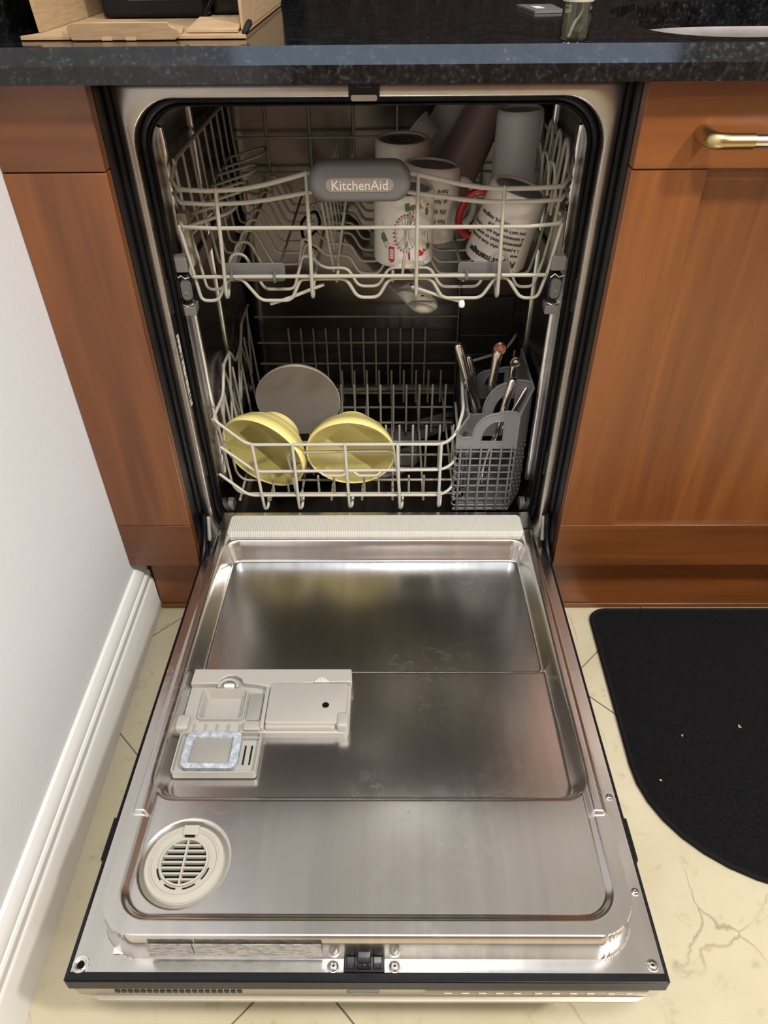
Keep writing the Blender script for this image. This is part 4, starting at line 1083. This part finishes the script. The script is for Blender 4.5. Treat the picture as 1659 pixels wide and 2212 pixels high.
MB().lathe([(0, .0), (.026, .0), (.030, .003), (.033, .028), (.036, .030), (.036, .034), (.0335, .034), (.030, .006), (.0, .004)], 40).build('body', 'frosted_plastic', t, local=True)
t.rotation_euler = Euler((math.radians(-15), math.radians(-52), 0)); t.location = (.090, .425, .715)
# thin black strap lying in the rack
tag(MB().tube(fillet([(-.095, .20, .640), (-.078, .215, .652), (-.088, .25, .665), (-.112, .24, .650), (-.105, .20, .636), (-.085, .19, .625)], .015, 6), .0022, 8, ball=True).build('rubber_strap', 'black_rubber', smooth=60), 'thin black rubber strap coiled among the left tines of the upper rack', 'strap')

# ------------------------------------------------------------------ on the worktop
bxo = thing('cardboard_box', 'open brown cardboard box on the black worktop with its flap folded down', 'box', (-.25, .24, ZT))
def panel(name, x0, x1, y0, y1, z0, z1, par): return MB().box(x0, x1, y0, y1, z0, z1).build(name, 'cardboard', par, bevel=.0008)
panel('floor_panel', -.366, -.137, .062, .42, ZT + .0006, ZT + .0046, bxo)
panel('side_panel', -.140, -.1362, .064, .42, ZT + .0046, ZT + .15, bxo)
panel('back_panel', -.366, -.140, .4165, .42, ZT + .0046, ZT + .15, bxo)
MB().add([(-.3665, .064, ZT + .0046), (-.3625, .064, ZT + .0046), (-.3705, .064, ZT + .15), (-.3745, .064, ZT + .15), (-.3665, .42, ZT + .0046), (-.3625, .42, ZT + .0046), (-.3705, .42, ZT + .15), (-.3745, .42, ZT + .15)],
         [(0, 1, 2, 3), (7, 6, 5, 4), (0, 4, 5, 1), (1, 5, 6, 2), (2, 6, 7, 3), (3, 7, 4, 0)]).build('side_panel', 'cardboard', bxo, bevel=.0008)
ff = MB().prism([(-.3765, .036), (-.130, .036), (-.137, .062), (-.366, .062)], lambda a, c, t_: (a, c, ZT + t_), .0006, .0046).build('front_flap', 'cardboard', bxo, bevel=.0006)
MB().prism([(-.330, .040), (-.20, .040), (-.205, .075), (-.318, .075), (-.334, .060)], lambda a, c, t_: (a, c, ZT + t_), .0047, .0085).build('inner_flap', 'cardboard', bxo, bevel=.0006)
MB().prism([(-.196, .046), (-.140, .046), (-.142, .10), (-.192, .10)], lambda a, c, t_: (a, c, ZT + .0052 + t_ + max(0, c - .05) * .13), .0, .0035).build('inner_flap', 'cardboard', bxo, bevel=.0006)
tabp = [(-.318, 0), (-.301, 0)] + [(-.206, 0), (-.2015, .003), (-.2015, .010)] + [(-.2015 - .009 * math.sin(k * PI / 12), .010 + .0062 * (1 - math.cos(k * PI / 12)) + .0) for k in range(1, 7)] + [(-.311 + .009 * math.cos(k * PI / 12 + PI / 2) * 1, .010 + .0062 * math.sin(PI / 2 + k * PI / 12)) for k in range(0, 7)] + [(-.320, .006)]
tb = MB().prism(tabp, lambda a, c, t_: (a, .0295 + t_ - c * .25, ZT + .0008 + c), 0, .0036).build('locking_tab', 'cardboard', bxo, bevel=.0005)
for x in (-.285, -.259): MB().box(x, x + .011, .0272, .0296, ZT + .0008, ZT + .0035).build('tab_slot', 'cardboard', tb)
MB().tube([(-.132, .040, ZT + .006), (-.127, .047, ZT + .014)], [.003, .0035], 8, ball=True).build('corner_tape', 'black_plastic', bxo)
ap = thing('appliance', 'black electronic appliance packed inside the cardboard box', 'appliance', (-.25, .3, ZT + .005))
MB().box(-.335, -.205, .20, .40, ZT + .006, ZT + .13).build('body', 'black_plastic', ap, bevel=.004)
MB().box(-.30, -.206, .1985, .20, ZT + .024, ZT + .028).build('trim_line', 'grey_plastic', ap)
MB().box(-.204, -.150, .24, .40, ZT + .006, ZT + .12).build('dark_liner', 'black_gloss', ap, bevel=.003)
tag(MB().tube(fillet([(-.19, .12, ZT + .0125), (-.192, .16, ZT + .022), (-.170, .19, ZT + .05), (-.172, .2, ZT + .09), (-.16, .215, ZT + .12)], .03, 6), .0026, 8, ball=True).build('power_cable', 'black_plastic', smooth=60), 'black power cable looping up inside the cardboard box', 'cable')
cd = thing('business_card', 'small dark printed card lying on the black worktop', 'card', (.238, .33, ZT))
MB().prism([(.210, .378), (.2215, .279), (.2636, .288), (.261, .381)], lambda a, c, t_: (a, c, ZT + t_), .0004, .0032).build('card_stack', 'card_face' if 'card_face' in MATS else 'ink_grey', cd)
MB().prism([(.225, .345), (.229, .315), (.241, .317), (.238, .347)], lambda a, c, t_: (a, c, ZT + t_), .0033, .0036).build('card_print', 'paper_white', cd)
bt = thing('soap_bottle', 'clear glass pump bottle of pale soap at the edge of the worktop', 'bottle', (.219, .012, ZT))
BX, BY = .2205, .0135
MB().lathe([(0, ZT + .0005), (.0138, ZT + .0005), (.0150, ZT + .002), (.0150, ZT + .029), (.0145, ZT + .0315), (.0150, ZT + .034), (.0150, ZT + .10), (.010, ZT + .115), (.010, ZT + .125), (.0085, ZT + .125), (.0085, ZT + .115), (.0135, ZT + .10), (.0135, ZT + .003), (0, ZT + .003)], 40, BX, BY).build('glass_body', 'glass', bt, smooth=50)
MB().tube(fillet([(BX - .006, BY - .002, ZT + .004), (BX - .002, BY - .002, ZT + .016), (BX + .006, BY, ZT + .024), (BX + .002, BY, ZT + .06), (BX, BY, ZT + .12)], .02, 6), .0014, 8).build('dip_tube', 'pump_plastic', bt)
MB().lathe([(.0158, ZT + .0335), (.0162, ZT + .0355), (.0162, ZT + .046), (.0152, ZT + .0475)], 32, BX, BY).build('collar', 'pump_plastic', bt)
MB().lathe([(.0118, ZT + .118), (.0118, ZT + .132), (.006, ZT + .136), (.005, ZT + .16), (0, ZT + .16)], 24, BX, BY).build('pump', 'pump_plastic', bt)

# ------------------------------------------------------------------ floor mat
def mat_outline(off=0.0, n=10):
    x0, x1, y0, y1 = .3905 + off, 1.16 - off, -.488 + off, .0305 - off
    out_ = []
    for cxx, cyy, r, a0, rx in ((x1 - .03, y1 - .03, .03 - off, 0, .03 - off), (x0 + .036, y1 - .03, .03 - off, 90, .034 - off), (x0 + .235, y0 + .19, .19 - off, 180, .235 - off), (x1 - .2, y0 + .19, .19 - off, 270, .2 - off)):
        for k in range(n + 1):
            a = math.radians(a0 + 90 * k / n); out_.append((cxx + rx * math.cos(a), cyy + r * math.sin(a)))
    return out_
mt = thing('floor_mat', 'black pile kitchen mat with rounded corners on the cream floor', 'mat', (.75, -.2, 0))
def shear(x, y): return (x - .010 * max(0, (.0 - y)) * 0 + .012 * max(0, y + .05) , y)
MB().loft([[(*shear(x, y), z) for x, y in mat_outline(o_)] for o_, z in ((.004, .0008), (.004, .0065), (.010, .0078))], True, True).build('pile', 'mat_pile', mt)
MB().tube([(*shear(x, y), .0042) for x, y in mat_outline(.003)], .0040, 8, True).build('binding', 'mat_binding', mt)
rb = random.Random(11)
for i, (x, y, sz, w_) in enumerate(((.585, -.230, .0032, 'top right'), (.487, -.247, .0024, 'middle'), (.431, -.322, .0028, 'left edge'))):
    mb = MB(); 
    pts_ = [(x + rb.uniform(-1, 1) * sz, y + rb.uniform(-1, 1) * sz, .0085 + rb.uniform(0, 1) * sz) for k in range(9)]
    bm = bmesh.new()
    for q in pts_: bm.verts.new(q)
    bmesh.ops.convex_hull(bm, input=bm.verts); bm.verts.index_update()
    keep = [v_ for v_ in bm.verts if v_.link_faces]; idx = {v_: k for k, v_ in enumerate(keep)}
    mb.v = [tuple(v_.co) for v_ in keep]; mb.f = [tuple(idx[v_] for v_ in f_.verts) for f_ in bm.faces]; bm.free()
    tag(mb.build('crumb', 'crumb', smooth=0), ['largest pale crumb on the black mat, furthest right', 'small pale crumb in the middle of the black mat', 'reddish crumb near the left edge of the black mat'][i], 'crumb', 'crumbs on the mat')
